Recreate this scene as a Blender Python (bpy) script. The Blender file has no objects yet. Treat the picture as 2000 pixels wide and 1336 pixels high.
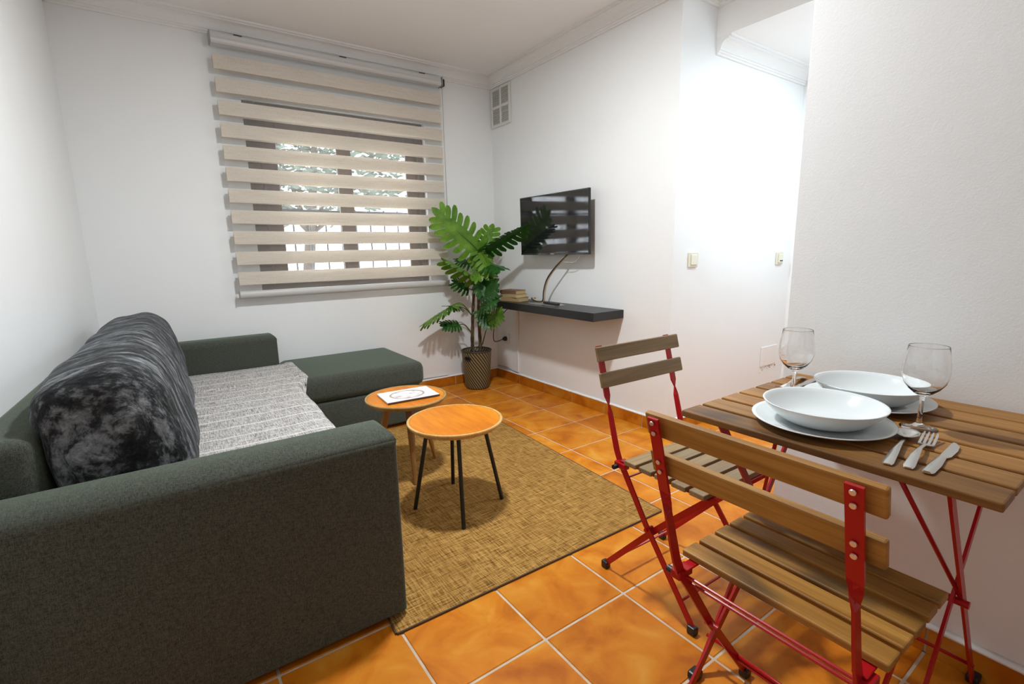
import bpy, bmesh, math, random
from mathutils import Vector, Matrix, noise as mnoise

random.seed(7)
PI = math.pi
scene = bpy.context.scene
COL = scene.collection

# ------------------------------------------------------------------ camera
cam_data = bpy.data.cameras.new('camera')
cam_data.sensor_width = 36.0
cam_data.lens = 17.283
cam_data.clip_start = 0.02
cam = bpy.data.objects.new('camera', cam_data)
COL.objects.link(cam)
cr = Vector((0.81697228, -0.57632405, -0.02017151))
cu = Vector((0.12189496, 0.13839314, 0.98284737))
cf = Vector((0.56364698, 0.80541786, -0.18331436))
mw = Matrix((cr, cu, -cf)).transposed().to_4x4()
mw.translation = Vector((-2.3131, -3.5276, 1.0858))
cam.matrix_world = mw
scene.camera = cam

# ------------------------------------------------------------------ world, exposure
world = bpy.data.worlds.new('overcast_sky')
scene.world = world
world.use_nodes = True
wn = world.node_tree.nodes
wn['Background'].inputs['Color'].default_value = (0.86, 0.93, 1.0, 1)
wn['Background'].inputs['Strength'].default_value = 8.0
vs = scene.view_settings
vs.view_transform = 'Standard'
vs.look = 'None'
vs.exposure = 0.0
vs.gamma = 1.0
vs.use_curve_mapping = False

LAMP_W = 44.0      # living-room ceiling lamp
HALL_W = 13.5      # hall ceiling lamp
BACK_W = 0.9      # kitchen end ceiling lamp
LAMP_C = (0.925, 0.975, 1.0)
HALL_C = (0.78, 0.91, 1.0)
BACK_C = (0.95, 0.97, 1.0)

# ------------------------------------------------------------------ helpers: objects
def put(o, label=None, cat=None, group=None, kind=None):
    if label: o['label'] = label
    if cat: o['category'] = cat
    if group: o['group'] = group
    if kind: o['kind'] = kind
    return o

def thing(name, label, cat, loc=(0, 0, 0), group=None, rz=0.0):
    o = bpy.data.objects.new(name, None)
    o.empty_display_size = 0.05
    COL.objects.link(o)
    o.location = loc
    o.rotation_euler = (0, 0, rz)
    put(o, label, cat, group)
    return o

def rootloc(p):
    while p.parent: p = p.parent
    return p.location.copy()

def obj(name, bm, mat, parent=None, smooth=False, world=False, auto=None):
    """one mesh object; world=True: the vertices are world coordinates, moved into the root's frame"""
    me = bpy.data.meshes.new(name)
    if isinstance(bm, tuple):
        me.from_pydata(bm[0], [], bm[1])
    else:
        bm.to_mesh(me); bm.free()
    if world and parent is not None:
        me.transform(Matrix.Translation(-rootloc(parent)))
    if mat is not None: me.materials.append(mat)
    if smooth:
        for p in me.polygons: p.use_smooth = True
    if auto is not None:
        me.set_sharp_from_angle(angle=math.radians(auto))
    o = bpy.data.objects.new(name, me)
    COL.objects.link(o)
    if parent is not None: o.parent = parent
    return o

def single(name, bm, mat, label, cat, loc=None, group=None, smooth=False, auto=None):
    """a thing that is one mesh; vertices in world coordinates, origin put at loc"""
    me = bpy.data.meshes.new(name)
    if isinstance(bm, tuple): me.from_pydata(bm[0], [], bm[1])
    else: bm.to_mesh(me); bm.free()
    if loc is not None: me.transform(Matrix.Translation(-Vector(loc)))
    me.materials.append(mat)
    if smooth:
        for p in me.polygons: p.use_smooth = True
    if auto is not None: me.set_sharp_from_angle(angle=math.radians(auto))
    o = bpy.data.objects.new(name, me)
    COL.objects.link(o)
    if loc is not None: o.location = loc
    put(o, label, cat, group)
    return o

def struct(name, bm, mat, smooth=False, auto=None):
    o = obj(name, bm, mat, smooth=smooth, auto=auto)
    o['kind'] = 'structure'
    return o

def copy_tree(o, parent=None):
    c = o.copy(); COL.objects.link(c); c.parent = parent
    for ch in list(o.children): copy_tree(ch, c)
    return c

# ------------------------------------------------------------------ helpers: shapes
def box(bm, x0, x1, y0, y1, z0, z1, bev=0.0, seg=2, mtx=None):
    vs_ = [bm.verts.new((x, y, z)) for x in (x0, x1) for y in (y0, y1) for z in (z0, z1)]
    idx = [(0, 1, 3, 2), (4, 6, 7, 5), (0, 4, 5, 1), (2, 3, 7, 6), (0, 2, 6, 4), (1, 5, 7, 3)]
    fs = [bm.faces.new([vs_[i] for i in f]) for f in idx]
    if bev > 0:
        es = list({e for f in fs for e in f.edges})
        r = bmesh.ops.bevel(bm, geom=es, offset=bev, segments=seg, profile=0.5, affect='EDGES', clamp_overlap=True)
        vv = set(vs_) & set(bm.verts)
        vv = {v for f in r['faces'] for v in f.verts} | {v for v in vv if v.is_valid}
    else:
        vv = set(vs_)
    if mtx is not None:
        bmesh.ops.transform(bm, matrix=mtx, verts=list(vv))
    return bm

def B(x0, x1, y0, y1, z0, z1, bev=0.0, seg=2, mtx=None):
    return box(bmesh.new(), x0, x1, y0, y1, z0, z1, bev, seg, mtx)

def frame_for(d, up=None):
    d = d.normalized()
    u = Vector(up) if up is not None else (Vector((0, 0, 1)) if abs(d.z) < 0.95 else Vector((1, 0, 0)))
    a = d.cross(u).normalized()
    b = a.cross(d).normalized()
    return a, b

def tube(bm, pts, r, n=10, caps=True, taper=None):
    pts = [Vector(p) for p in pts]
    rings = []
    a = None
    for i, p in enumerate(pts):
        if i == 0: d = pts[1] - pts[0]
        elif i == len(pts) - 1: d = pts[-1] - pts[-2]
        else: d = (pts[i + 1] - p).normalized() + (p - pts[i - 1]).normalized()
        d.normalize()
        if a is None: a, b = frame_for(d)
        else:
            a = (a - d * a.dot(d)).normalized(); b = a.cross(d).normalized()
        rr = r if taper is None else taper[i]
        rings.append([bm.verts.new(p + (a * math.cos(2 * PI * k / n) + b * math.sin(2 * PI * k / n)) * rr) for k in range(n)])
    for i in range(len(rings) - 1):
        for k in range(n):
            bm.faces.new((rings[i][k], rings[i][(k + 1) % n], rings[i + 1][(k + 1) % n], rings[i + 1][k]))
    if caps:
        bm.faces.new(rings[0][::-1]); bm.faces.new(rings[-1])
    return bm

def T(pts, r, n=10, taper=None):
    return tube(bmesh.new(), pts, r, n, True, taper)

def smooth_path(pts, sub=6):
    pts = [Vector(p) for p in pts]
    out = []
    P = [pts[0] * 2 - pts[1]] + pts + [pts[-1] * 2 - pts[-2]]
    for i in range(1, len(P) - 2):
        p0, p1, p2, p3 = P[i - 1], P[i], P[i + 1], P[i + 2]
        for k in range(sub):
            t = k / sub
            out.append(0.5 * ((2 * p1) + (-p0 + p2) * t + (2 * p0 - 5 * p1 + 4 * p2 - p3) * t * t + (-p0 + 3 * p1 - 3 * p2 + p3) * t ** 3))
    out.append(pts[-1])
    return out

def bar(bm, pts, ws):
    """flat bar along pts; ws[i] = (vector of half width, vector of half thickness)"""
    rings = []
    for p, (a, b) in zip(pts, ws):
        p, a, b = Vector(p), Vector(a), Vector(b)
        rings.append([bm.verts.new(p + a + b), bm.verts.new(p - a + b), bm.verts.new(p - a - b), bm.verts.new(p + a - b)])
    for i in range(len(rings) - 1):
        for k in range(4):
            bm.faces.new((rings[i][k], rings[i][(k + 1) % 4], rings[i + 1][(k + 1) % 4], rings[i + 1][k]))
    bm.faces.new(rings[0][::-1]); bm.faces.new(rings[-1])
    bmesh.ops.recalc_face_normals(bm, faces=bm.faces)
    return bm

def lathe(prof, n=48, loc=(0, 0, 0), fn=None):
    """prof: list of (r, z); closed at r==0"""
    bm = bmesh.new()
    rings = []
    for r, z in prof:
        if r < 1e-6:
            rings.append([bm.verts.new((loc[0], loc[1], loc[2] + z))])
        else:
            ring = []
            for k in range(n):
                th = 2 * PI * k / n
                rr = r if fn is None else fn(r, z, th)
                ring.append(bm.verts.new((loc[0] + rr * math.cos(th), loc[1] + rr * math.sin(th), loc[2] + z)))
            rings.append(ring)
    for i in range(len(rings) - 1):
        a, b = rings[i], rings[i + 1]
        for k in range(n):
            k2 = (k + 1) % n
            if len(a) == 1 and len(b) == 1: break
            if len(a) == 1: bm.faces.new((a[0], b[k2], b[k]))
            elif len(b) == 1: bm.faces.new((a[k], a[k2], b[0]))
            else: bm.faces.new((a[k], a[k2], b[k2], b[k]))
    bmesh.ops.recalc_face_normals(bm, faces=bm.faces)
    return bm

def prism(poly, z0, z1):
    bm = bmesh.new()
    a = [bm.verts.new((x, y, z0)) for x, y in poly]
    b = [bm.verts.new((x, y, z1)) for x, y in poly]
    n = len(poly)
    for i in range(n):
        bm.faces.new((a[i], a[(i + 1) % n], b[(i + 1) % n], b[i]))
    bm.faces.new(a[::-1]); bm.faces.new(b)
    bmesh.ops.recalc_face_normals(bm, faces=bm.faces)
    return bm

def subdivided_round_box(x0, x1, y0, y1, z0, z1, bev, seg=5, taper=None):
    bm = B(x0, x1, y0, y1, z0, z1, bev, seg)
    return bm

# ------------------------------------------------------------------ helpers: materials
class MatB:
    def __init__(self, name):
        self.m = bpy.data.materials.new(name)
        self.m.use_nodes = True
        self.nt = self.m.node_tree
        self.b = self.nt.nodes['Principled BSDF']
        self.out = self.nt.nodes['Material Output']
    def n(self, t, **kw):
        nd = self.nt.nodes.new(t)
        for k, v in kw.items(): setattr(nd, k, v)
        return nd
    def l(self, a, b): self.nt.links.new(a, b)
    def coord(self, scale=(1, 1, 1), rnd=False, kind='Object', rot=(0, 0, 0)):
        tc = self.n('ShaderNodeTexCoord')
        mp = self.n('ShaderNodeMapping')
        mp.inputs['Scale'].default_value = scale
        mp.inputs['Rotation'].default_value = rot
        src = tc.outputs[kind]
        if rnd:
            oi = self.n('ShaderNodeObjectInfo')
            mu = self.n('ShaderNodeVectorMath', operation='SCALE')
            cx = self.n('ShaderNodeCombineXYZ')
            for i in range(3): self.l(oi.outputs['Random'], cx.inputs[i])
            mu.inputs['Scale'].default_value = 37.0
            self.l(cx.outputs[0], mu.inputs[0])
            ad = self.n('ShaderNodeVectorMath', operation='ADD')
            self.l(src, ad.inputs[0]); self.l(mu.outputs[0], ad.inputs[1])
            src = ad.outputs[0]
        self.l(src, mp.inputs['Vector'])
        return mp.outputs['Vector']
    def noise(self, vec, scale, detail=4.0, rough=0.55, dist=0.0):
        t = self.n('ShaderNodeTexNoise')
        t.inputs['Scale'].default_value = scale
        t.inputs['Detail'].default_value = detail
        t.inputs['Roughness'].default_value = rough
        t.inputs['Distortion'].default_value = dist
        if vec is not None: self.l(vec, t.inputs['Vector'])
        return t.outputs['Fac']
    def ramp(self, fac, stops, interp='LINEAR'):
        r = self.n('ShaderNodeValToRGB')
        r.color_ramp.interpolation = interp
        els = r.color_ramp.elements
        while len(els) < len(stops): els.new(0.5)
        for e, (p, c) in zip(els, stops):
            e.position = p
            e.color = (c[0], c[1], c[2], 1) if not isinstance(c, (int, float)) else (c, c, c, 1)
        self.l(fac, r.inputs['Fac'])
        return r.outputs['Color']
    def mix(self, fac, a, b, blend='MIX'):
        m = self.n('ShaderNodeMix', data_type='RGBA', blend_type=blend)
        for sock, v in ((m.inputs['Factor'], fac), (m.inputs['A'], a), (m.inputs['B'], b)):
            if hasattr(v, 'links') or hasattr(v, 'is_linked'): self.l(v, sock)
            elif isinstance(v, (int, float)): sock.default_value = v
            else: sock.default_value = (v[0], v[1], v[2], 1)
        for s in m.inputs:
            pass
        return [o for o in m.outputs if o.type == 'RGBA'][0]
    def math(self, op, a, b=0.0, c=None):
        m = self.n('ShaderNodeMath', operation=op)
        for i, v in enumerate((a, b) if c is None else (a, b, c)):
            if isinstance(v, (int, float)): m.inputs[i].default_value = v
            else: self.l(v, m.inputs[i])
        return m.outputs[0]
    def bump(self, h, strength=0.3, dist=0.005):
        b = self.n('ShaderNodeBump')
        b.inputs['Strength'].default_value = strength
        b.inputs['Distance'].default_value = dist
        self.l(h, b.inputs['Height'])
        self.l(b.outputs['Normal'], self.b.inputs['Normal'])
    def set(self, **kw):
        for k, v in kw.items():
            s = self.b.inputs[k.replace('_', ' ')]
            if hasattr(v, 'is_linked'): self.l(v, s)
            elif isinstance(v, tuple): s.default_value = (v[0], v[1], v[2], 1)
            else: s.default_value = v
        return self

# Mix node input access by name is ambiguous across types: pick the RGBA sockets
def _mix(self, fac, a, b, blend='MIX'):
    m = self.n('ShaderNodeMix', data_type='RGBA', blend_type=blend)
    ins = {'F': m.inputs[0], 'A': m.inputs[6], 'B': m.inputs[7]}
    for key, v in (('F', fac), ('A', a), ('B', b)):
        s = ins[key]
        if hasattr(v, 'is_linked'): self.l(v, s)
        elif isinstance(v, (int, float)): s.default_value = v
        else: s.default_value = (v[0], v[1], v[2], 1)
    return m.outputs[2]
MatB.mix = _mix

def simple(name, col, rough=0.5, metal=0.0, spec=0.5, **kw):
    q = MatB(name)
    q.set(Base_Color=col, Roughness=rough, Metallic=metal)
    q.b.inputs['Specular IOR Level'].default_value = spec
    for k, v in kw.items(): q.b.inputs[k.replace('_', ' ')].default_value = v
    return q.m

def m_wall(name, col, bump=0.12, scale=90.0):
    q = MatB(name)
    v = q.coord()
    big = q.noise(v, 1.3, 3)
    c = q.mix(q.ramp(big, [(0.35, 0.0), (0.7, 1.0)]), col, tuple(min(1, x * 0.965) for x in col))
    q.set(Base_Color=c, Roughness=0.75)
    q.b.inputs['Specular IOR Level'].default_value = 0.25
    f = q.noise(v, scale, 3, 0.6)
    g = q.noise(v, 9.0, 3, 0.5)
    h = q.math('ADD', q.math('MULTIPLY', f, 0.5), q.math('MULTIPLY', g, 1.0))
    q.bump(h, bump, 0.006)
    return q.m

WALL = m_wall('white_plaster', (0.87, 0.878, 0.875))
WALL_R = m_wall('rough_white_plaster', (0.85, 0.857, 0.855), 0.16, 190.0)
CEIL = m_wall('ceiling_paint', (0.90, 0.89, 0.875), 0.05)
TRIM = simple('white_moulding', (0.84, 0.84, 0.83), 0.55, spec=0.3)

def m_tile(name, rnd=True, dark=1.0):
    q = MatB(name)
    v = q.coord((1, 1, 1), rnd=rnd)
    a = q.noise(v, 7.0, 4, 0.55, 0.6)
    b = q.noise(v, 60.0, 4, 0.7)
    c = q.ramp(a, [(0.28, (0.46 * dark, 0.115 * dark, 0.003 * dark)), (0.46, (0.66 * dark, 0.20 * dark, 0.007 * dark)),
                   (0.60, (0.74 * dark, 0.275 * dark, 0.018 * dark)), (0.80, (0.82 * dark, 0.40 * dark, 0.07 * dark))])
    oi = q.n('ShaderNodeObjectInfo')
    t = q.ramp(oi.outputs['Random'], [(0.0, (0.86, 0.84, 0.8)), (1.0, (1.0, 1.0, 1.0))])
    c = q.mix(1.0, c, t, 'MULTIPLY')
    c = q.mix(q.math('MULTIPLY', b, 0.12), c, (0.30, 0.10, 0.02))
    q.set(Base_Color=c, Roughness=q.math('ADD', 0.36, q.math('MULTIPLY', b, 0.2)))
    q.b.inputs['Specular IOR Level'].default_value = 0.22
    q.bump(q.noise(v, 25.0, 3), 0.08, 0.004)
    return q.m
TILE = m_tile('terracotta_glaze')
SKIRT = m_tile('terracotta_skirting', dark=0.82)
GROUT = MatB('pale_grout')
GROUT.set(Base_Color=GROUT.ramp(GROUT.noise(GROUT.coord(), 14.0), [(0.3, (0.50, 0.40, 0.30)), (0.7, (0.70, 0.60, 0.48))]), Roughness=0.9)
GROUT = GROUT.m

def m_wood(name, axis, cols, gscale=1.0, rough=0.5, knots=False):
    q = MatB(name)
    s = [26.0, 26.0, 26.0]; s[axis] = 1.6
    v = q.coord(tuple(x * gscale for x in s), rnd=True)
    a = q.noise(v, 1.0, 5, 0.6, 0.8)
    s2 = [160.0, 160.0, 160.0]; s2[axis] = 3.0
    f = q.noise(q.coord(tuple(s2), rnd=True), 1.0, 2)
    c = q.ramp(a, [(0.25, cols[0]), (0.5, cols[1]), (0.75, cols[2])])
    oi = q.n('ShaderNodeObjectInfo')
    t = q.ramp(oi.outputs['Random'], [(0.0, (0.66, 0.64, 0.62)), (0.5, (0.92, 0.9, 0.88)), (1.0, (1.12, 1.08, 1.0))])
    c = q.mix(1.0, c, t, 'MULTIPLY')
    c = q.mix(q.ramp(f, [(0.45, 0.0), (0.75, 0.35)]), c, tuple(x * 0.45 for x in cols[0]))
    if knots:
        s3 = [9.0, 9.0, 9.0]; s3[axis] = 3.5
        k = q.noise(q.coord(tuple(s3), rnd=True), 1.0, 2, 0.5)
        c = q.mix(q.ramp(k, [(0.60, 0.0), (0.74, 0.75)]), c, (0.035, 0.022, 0.012))
    q.set(Base_Color=c, Roughness=rough)
    q.b.inputs['Specular IOR Level'].default_value = 0.35
    q.bump(f, 0.12, 0.002)
    return q.m
ACACIA = ((0.21, 0.088, 0.013), (0.38, 0.185, 0.036), (0.52, 0.29, 0.075))
WOOD_X = m_wood('acacia_slat', 0, ACACIA, knots=True)
WOOD_Y = m_wood('acacia_tabletop_slat', 1, ((0.18, 0.072, 0.016), (0.32, 0.15, 0.036), (0.45, 0.245, 0.070)), knots=True)
WOOD_GREY = m_wood('weathered_acacia_slat', 0, ((0.19, 0.12, 0.052), (0.28, 0.195, 0.095), (0.36, 0.27, 0.145)))
RED = simple('red_lacquered_steel', (0.42, 0.006, 0.010), 0.30, 0.0, 0.35)
BLACK_PLASTIC = simple('black_plastic', (0.012, 0.013, 0.015), 0.4)
STEEL = simple('brushed_steel', (0.72, 0.72, 0.70), 0.22, 1.0)
SCREW = simple('zinc_screw', (0.78, 0.74, 0.72), 0.35, 0.8)

def m_fabric(name, c0, c1, scale=1.0, bump=0.4, sheen=0.3):
    q = MatB(name)
    a = q.noise(q.coord((900 * scale, 140 * scale, 140 * scale)), 1.0, 2, 0.7)
    b = q.noise(q.coord((140 * scale, 900 * scale, 900 * scale)), 1.0, 2, 0.7)
    w = q.math('ADD', q.math('MULTIPLY', a, 0.5), q.math('MULTIPLY', b, 0.5))
    c = q.ramp(w, [(0.38, c0), (0.62, c1)])
    q.set(Base_Color=c, Roughness=0.95)
    q.b.inputs['Specular IOR Level'].default_value = 0.1
    q.b.inputs['Sheen Weight'].default_value = sheen
    q.b.inputs['Sheen Roughness'].default_value = 0.5
    q.b.inputs['Sheen Tint'].default_value = (.72, .92, .72, 1)
    q.bump(w, bump, 0.002)
    return q.m
SOFA = m_fabric('charcoal_green_fabric', (0.026, 0.028, 0.023), (0.100, 0.106, 0.086), 0.9, 0.35, 0.30)

# ------------------------------------------------------------------ setting
XL, CEILZ, YH, XR, YD, XE = -2.636, 2.425, -1.79, -0.75, -2.785, 1.30
YB = -5.3
T0 = 0.32
WX0, WX1, WZ0, WZ1 = -1.80, -0.602, 0.865, 2.02     # window opening

floor = struct('floor', B(XL - 0.35, XE + 0.15, YB - 0.15, 0.25, -0.06, -0.0025), GROUT)
# each terracotta tile is a piece of the floor
def tile_bm(w, d):
    return B(-w / 2, w / 2, -d / 2, d / 2, -0.012, 0.0, 0.0018, 1)
tile_me = None
for c in range(-5, 11):
    xa, xb = (0.15 - c) * T0 - T0, (0.15 - c) * T0
    for r in range(0, 17):
        yb_, ya = -(r + 0.05) * T0, -(r + 1.05) * T0
        inA = xa < 0 and yb_ > YH
        inB = xa < XE and ya < YH and yb_ > YD
        inC = xa < XR and ya < YD
        if not (inA or inB or inC) or xb < XL + .038 * ya: continue
        if tile_me is None:
            t = obj('tile', tile_bm(T0 - 0.0075, T0 - 0.0075), TILE, floor)
            tile_me = t.data
        else:
            t = bpy.data.objects.new('tile', tile_me); COL.objects.link(t); t.parent = floor
        t.location = ((xa + xb) / 2, (ya + yb_) / 2, 0)

struct('ceiling', prism([(XL - .3, .25), (XE + .1, .25), (XE + .1, YB - .1), (XL - .3, YB - .1)], CEILZ, CEILZ + 0.1), CEIL)
# window wall with its opening
bm = bmesh.new()
box(bm, XL - .15, WX0, 0, .25, 0, CEILZ); box(bm, WX1, .12, 0, .25, 0, CEILZ)
box(bm, WX0, WX1, 0, .25, 0, WZ0); box(bm, WX0, WX1, 0, .25, WZ1, CEILZ)
bmesh.ops.remove_doubles(bm, verts=bm.verts, dist=1e-5)
struct('wall_window', bm, WALL)
struct('wall_television', prism([(0, 0), (.12, 0), (.12, YH + .12), (0, YH)], 0, CEILZ), WALL)
struct('wall_hall', prism([(0, YH), (.12, YH + .12), (XE + .12, YH + .12), (XE, YH)], 0, CEILZ), WALL)
struct('wall_hall_end', prism([(XE, YH), (XE + .12, YH + .12), (XE + .12, YD - .12), (XE, YD)], 0, CEILZ), WALL)
struct('wall_hall_side', prism([(XR, YD), (XE, YD), (XE + .12, YD - .12), (XR + .12, YD - .12)], 0, CEILZ), WALL)
struct('wall_right', prism([(XR, YD), (XR + .12, YD - .12), (XR + .12, YB), (XR, YB)], 0, CEILZ), WALL_R)
LW = lambda y: -2.636 + .038 * y        # the left wall is not quite square to the room
wl = struct('wall_left', B(-.15, 0, -5.31, 0, 0, CEILZ), WALL)
wl.location = (LW(0), 0, 0); wl.rotation_euler = (0, 0, -math.atan(.038))
struct('wall_back', prism([(LW(YB) - .15, YB), (XR + .12, YB), (XR + .12, YB - .12), (LW(YB) - .15, YB - .12)], 0, CEILZ), WALL)
# dropped beam where the hall ceiling gets lower
XH, ZH = 0.30, 2.195
struct('wall_header', B(XH, XE, YD, YH, ZH, CEILZ), CEIL)

# crown mouldings: one profile swept along each wall, mitred at the corners
PROF = [(0, -.084), (.010, -.084), (.012, -.074), (.019, -.072), (.021, -.064), (.027, -.063)]
for k in range(7):
    a = k / 6 * PI / 2
    PROF.append((.027 + .040 * (1 - math.cos(a)), -.063 + .044 * math.sin(a)))
PROF += [(.074, -.018), (.074, -.011), (.086, -.010), (.088, 0.0), (0, 0)]
def crown(name, p0, p1, nrm, m0=0, m1=0, z=CEILZ, kids=True):
    """p0->p1 along the wall, nrm = into the room; m = mitre sign at each end (+1 outward, -1 inward)"""
    p0, p1, nrm = Vector((*p0, 0)), Vector((*p1, 0)), Vector((*nrm, 0))
    d = (p1 - p0).normalized()
    bm = bmesh.new(); rings = []
    for p, m, s in ((p0, m0, -1), (p1, m1, 1)):
        rings.append([bm.verts.new(p + nrm * dd + d * (s * m * dd) + Vector((0, 0, z + zz))) for dd, zz in PROF])
    n = len(PROF)
    for k in range(n):
        bm.faces.new((rings[0][k], rings[0][(k + 1) % n], rings[1][(k + 1) % n], rings[1][k]))
    bm.faces.new(rings[0]); bm.faces.new(rings[1][::-1])
    bmesh.ops.recalc_face_normals(bm, faces=bm.faces)
    return struct(name, bm, TRIM)
crown('trim_1', (XL, 0), (0, 0), (0, -1), -1, -1)
crown('trim_2', (0, 0), (0, YH), (-1, 0), -1, 1)
crown('trim_3', (0, YH), (XH, YH), (0, -1), 1, -1)
crown('trim_4', (XH, YH), (XH, YD), (-1, 0), -1, -1)
crown('trim_5', (XH, YH), (XE, YH), (0, -1), 0, -1, z=ZH)
crown('trim_6', (XE, YH), (XE, YD), (-1, 0), -1, -1, z=ZH)

# skirting: one terracotta strip per piece
def skirting(name, p0, p1, nrm, joints):
    p0, p1, nrm = Vector((*p0, 0)), Vector((*p1, 0)), Vector((*nrm, 0))
    d = (p1 - p0); L = d.length; d.normalize()
    q0, q1 = p0, p1
    bm = prism([tuple((q0)[:2]), tuple((q1)[:2]), tuple((q1 + nrm * .009)[:2]), tuple((q0 + nrm * .009)[:2])], 0.0005, .0745)
    root = struct(name, bm, GROUT)
    js = sorted([0.0] + [j for j in joints if 0.01 < j < L - 0.01] + [L])
    for a, b in zip(js[:-1], js[1:]):
        g = .003
        e0 = p0 + d * (a + g); e1 = p0 + d * (b - g)
        o = obj('skirting_tile', prism([tuple(e0[:2]), tuple(e1[:2]), tuple((e1 + nrm * .0125)[:2]), tuple((e0 + nrm * .0125)[:2])], .001, .073), SKIRT, root)
    # lumpy line of plaster on top of the strip
    vsx, fsx = [], []
    N = int(L / .03)
    for i in range(N + 1):
        p = p0 + d * (L * i / N)
        h = .0745 + .006 + .004 * mnoise.noise(Vector((p.x * 7, p.y * 7, 3)))
        for dd, zz in ((0, .073), (.0135, .073), (.011, h - .002), (0, h + .006)):
            vsx.append(tuple(p + nrm * dd + Vector((0, 0, zz))))
    for i in range(N):
        for k in range(4):
            fsx.append((i * 4 + k, i * 4 + (k + 1) % 4, i * 4 + 4 + (k + 1) % 4, i * 4 + 4 + k))
    obj('plaster_edge', (vsx, fsx), WALL, root, smooth=True)
    return root
skirting('baseboard_window', (XL, 0), (0, 0), (0, -1), [(.15 - c) * T0 - XL - .16 for c in range(0, 10)])
skirting('baseboard_television', (0, -.0126), (0, YH - .0126), (-1, 0), [(r + .05) * T0 - .0126 for r in range(1, 8)])
skirting('baseboard_hall', (0, YH), (XE, YH), (0, -1), [.048 + T0 * k for k in range(0, 5)])
skirting('baseboard_right', (XR, YD), (XR, YB), (-1, 0), [(r + .05) * T0 + YD for r in range(8, 17)])

# ------------------------------------------------------------------ window_1
WFR = m_wood('dark_brown_window_wood', 2, ((0.05, 0.027, 0.016), (0.095, 0.055, 0.034), (0.135, 0.083, 0.053)), rough=0.4)
q = MatB('window_glass')
tr = q.n('ShaderNodeBsdfTransparent'); gl = q.n('ShaderNodeBsdfGlossy'); gl.inputs['Roughness'].default_value = 0.02
mx = q.n('ShaderNodeMixShader'); mx.inputs[0].default_value = 0.06
q.l(tr.outputs[0], mx.inputs[1]); q.l(gl.outputs[0], mx.inputs[2]); q.l(mx.outputs[0], q.out.inputs['Surface'])
GLASSPANE = q.m
win = bpy.data.objects.new('window_1', None); COL.objects.link(win); win.location = (-1.2, 0.08, WZ0)
win['kind'] = 'structure'
FY0, FY1 = .035, .10
bm = bmesh.new()
e = .0006
box(bm, WX0 + e, -1.722, FY0, FY1, WZ0 + e, WZ1 - e, .004, 1); box(bm, -.652, WX1 - e, FY0, FY1, WZ0 + e, WZ1 - e, .004, 1)
box(bm, -1.722, -.652, FY0, FY1, 1.925, WZ1 - e, .004, 1); box(bm, -1.722, -.652, FY0, FY1, WZ0 + e, .90, .004, 1)
obj('window_frame', bm, WFR, win, world=True)
def sash(x0, x1, y0, y1, z0, z1, w, wb):
    bm = bmesh.new()
    box(bm, x0, x0 + w, y0, y1, z0, z1, .004, 1); box(bm, x1 - w, x1, y0, y1, z0, z1, .004, 1)
    box(bm, x0 + w, x1 - w, y0, y1, z1 - .07, z1, .004, 1); box(bm, x0 + w, x1 - w, y0, y1, z0, z0 + wb, .004, 1)
    s = obj('sash', bm, WFR, win, world=True)
    ym = (y0 + y1) / 2
    obj('pane', B(x0 + w - .004, x1 - w + .004, ym - .003, ym + .003, z0 + wb - .004, z1 - .066), GLASSPANE, s, world=True)
sash(-1.7215, -1.145, .046, .068, .902, 1.922, .100, .07)
sash(-1.222, -.625 - .028, .072, .094, .902, 1.922, .077, .03)
obj('window_catch', B(-1.705, -1.685, .030, .046, 1.40, 1.50, .003, 1), BLACK_PLASTIC, win, world=True)

# security grille outside
bm = None
gr = thing('window_grille', 'thin dark vertical bars of the security grille outside the window', 'grille', (-1.2, .40, .80))
GRM = simple('grey_painted_iron', (0.10, 0.105, 0.11), 0.5)
for k in range(12):
    x = -1.72 + k * .115
    obj('bar', T([(x, .40, .80), (x, .40, 1.42 if k != 5 else 1.42)], .007, 8), GRM, gr, smooth=True, world=True)
for x in (-1.775, -.405):
    for z in (.83, 1.40):
        obj('fixing_tab', B(x - .006, x + .006, .2503, .400, z - .006, z + .006), GRM, gr, world=True)
for z in (.83, 1.40):
    obj('rail', B(-1.78, -.40, .392, .408, z - .010, z + .010), GRM, gr, world=True)

# garden behind: paving and a tree with small leaves
struct('floor_outside', B(-12, 14, .26, 16, -.25, -.10), simple('pale_paving', (0.75, 0.75, 0.73), 0.8))
BARK = simple('tree_bark', (0.06, 0.045, 0.035), 0.9)
LEAF_OUT = simple('tree_leaf', (0.05, 0.075, 0.05), 0.6)
tree = thing('garden_tree', 'leafy dark green tree seen through the window gaps above the grille', 'tree', (-.75, 3.4, -.10))
obj('trunk', T([(-.75, 3.4, -.10), (-.72, 3.4, .9), (-.62, 3.35, 1.7), (-.5, 3.4, 2.6)], .07, 10, [.09, .075, .06, .03]), BARK, tree, smooth=True, world=True)
for a in ((-1.5, 3.2, 2.2), (-.1, 3.5, 2.3), (.35, 3.1, 2.0), (-1.1, 3.6, 2.8), (-1.25, 3.1, 1.75)):
    obj('branch', T([(-.66, 3.37, 1.35), ((a[0] - .66) / 2, (a[1] + 3.37) / 2, (a[2] + 1.5) / 2), a], .02, 6, [.035, .02, .008]), BARK, tree, smooth=True, world=True)
rn = random.Random(3)
vv, ff = [], []
def leafq(c, s):
    d = Vector((rn.uniform(-1, 1), rn.uniform(-1, 1), rn.uniform(-1, 1))).normalized()
    a, b = frame_for(d)
    i = len(vv)
    vv.extend([tuple(c - a * s), tuple(c + b * s * .45), tuple(c + a * s), tuple(c - b * s * .45)])
    ff.append((i, i + 1, i + 2, i + 3))
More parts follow.
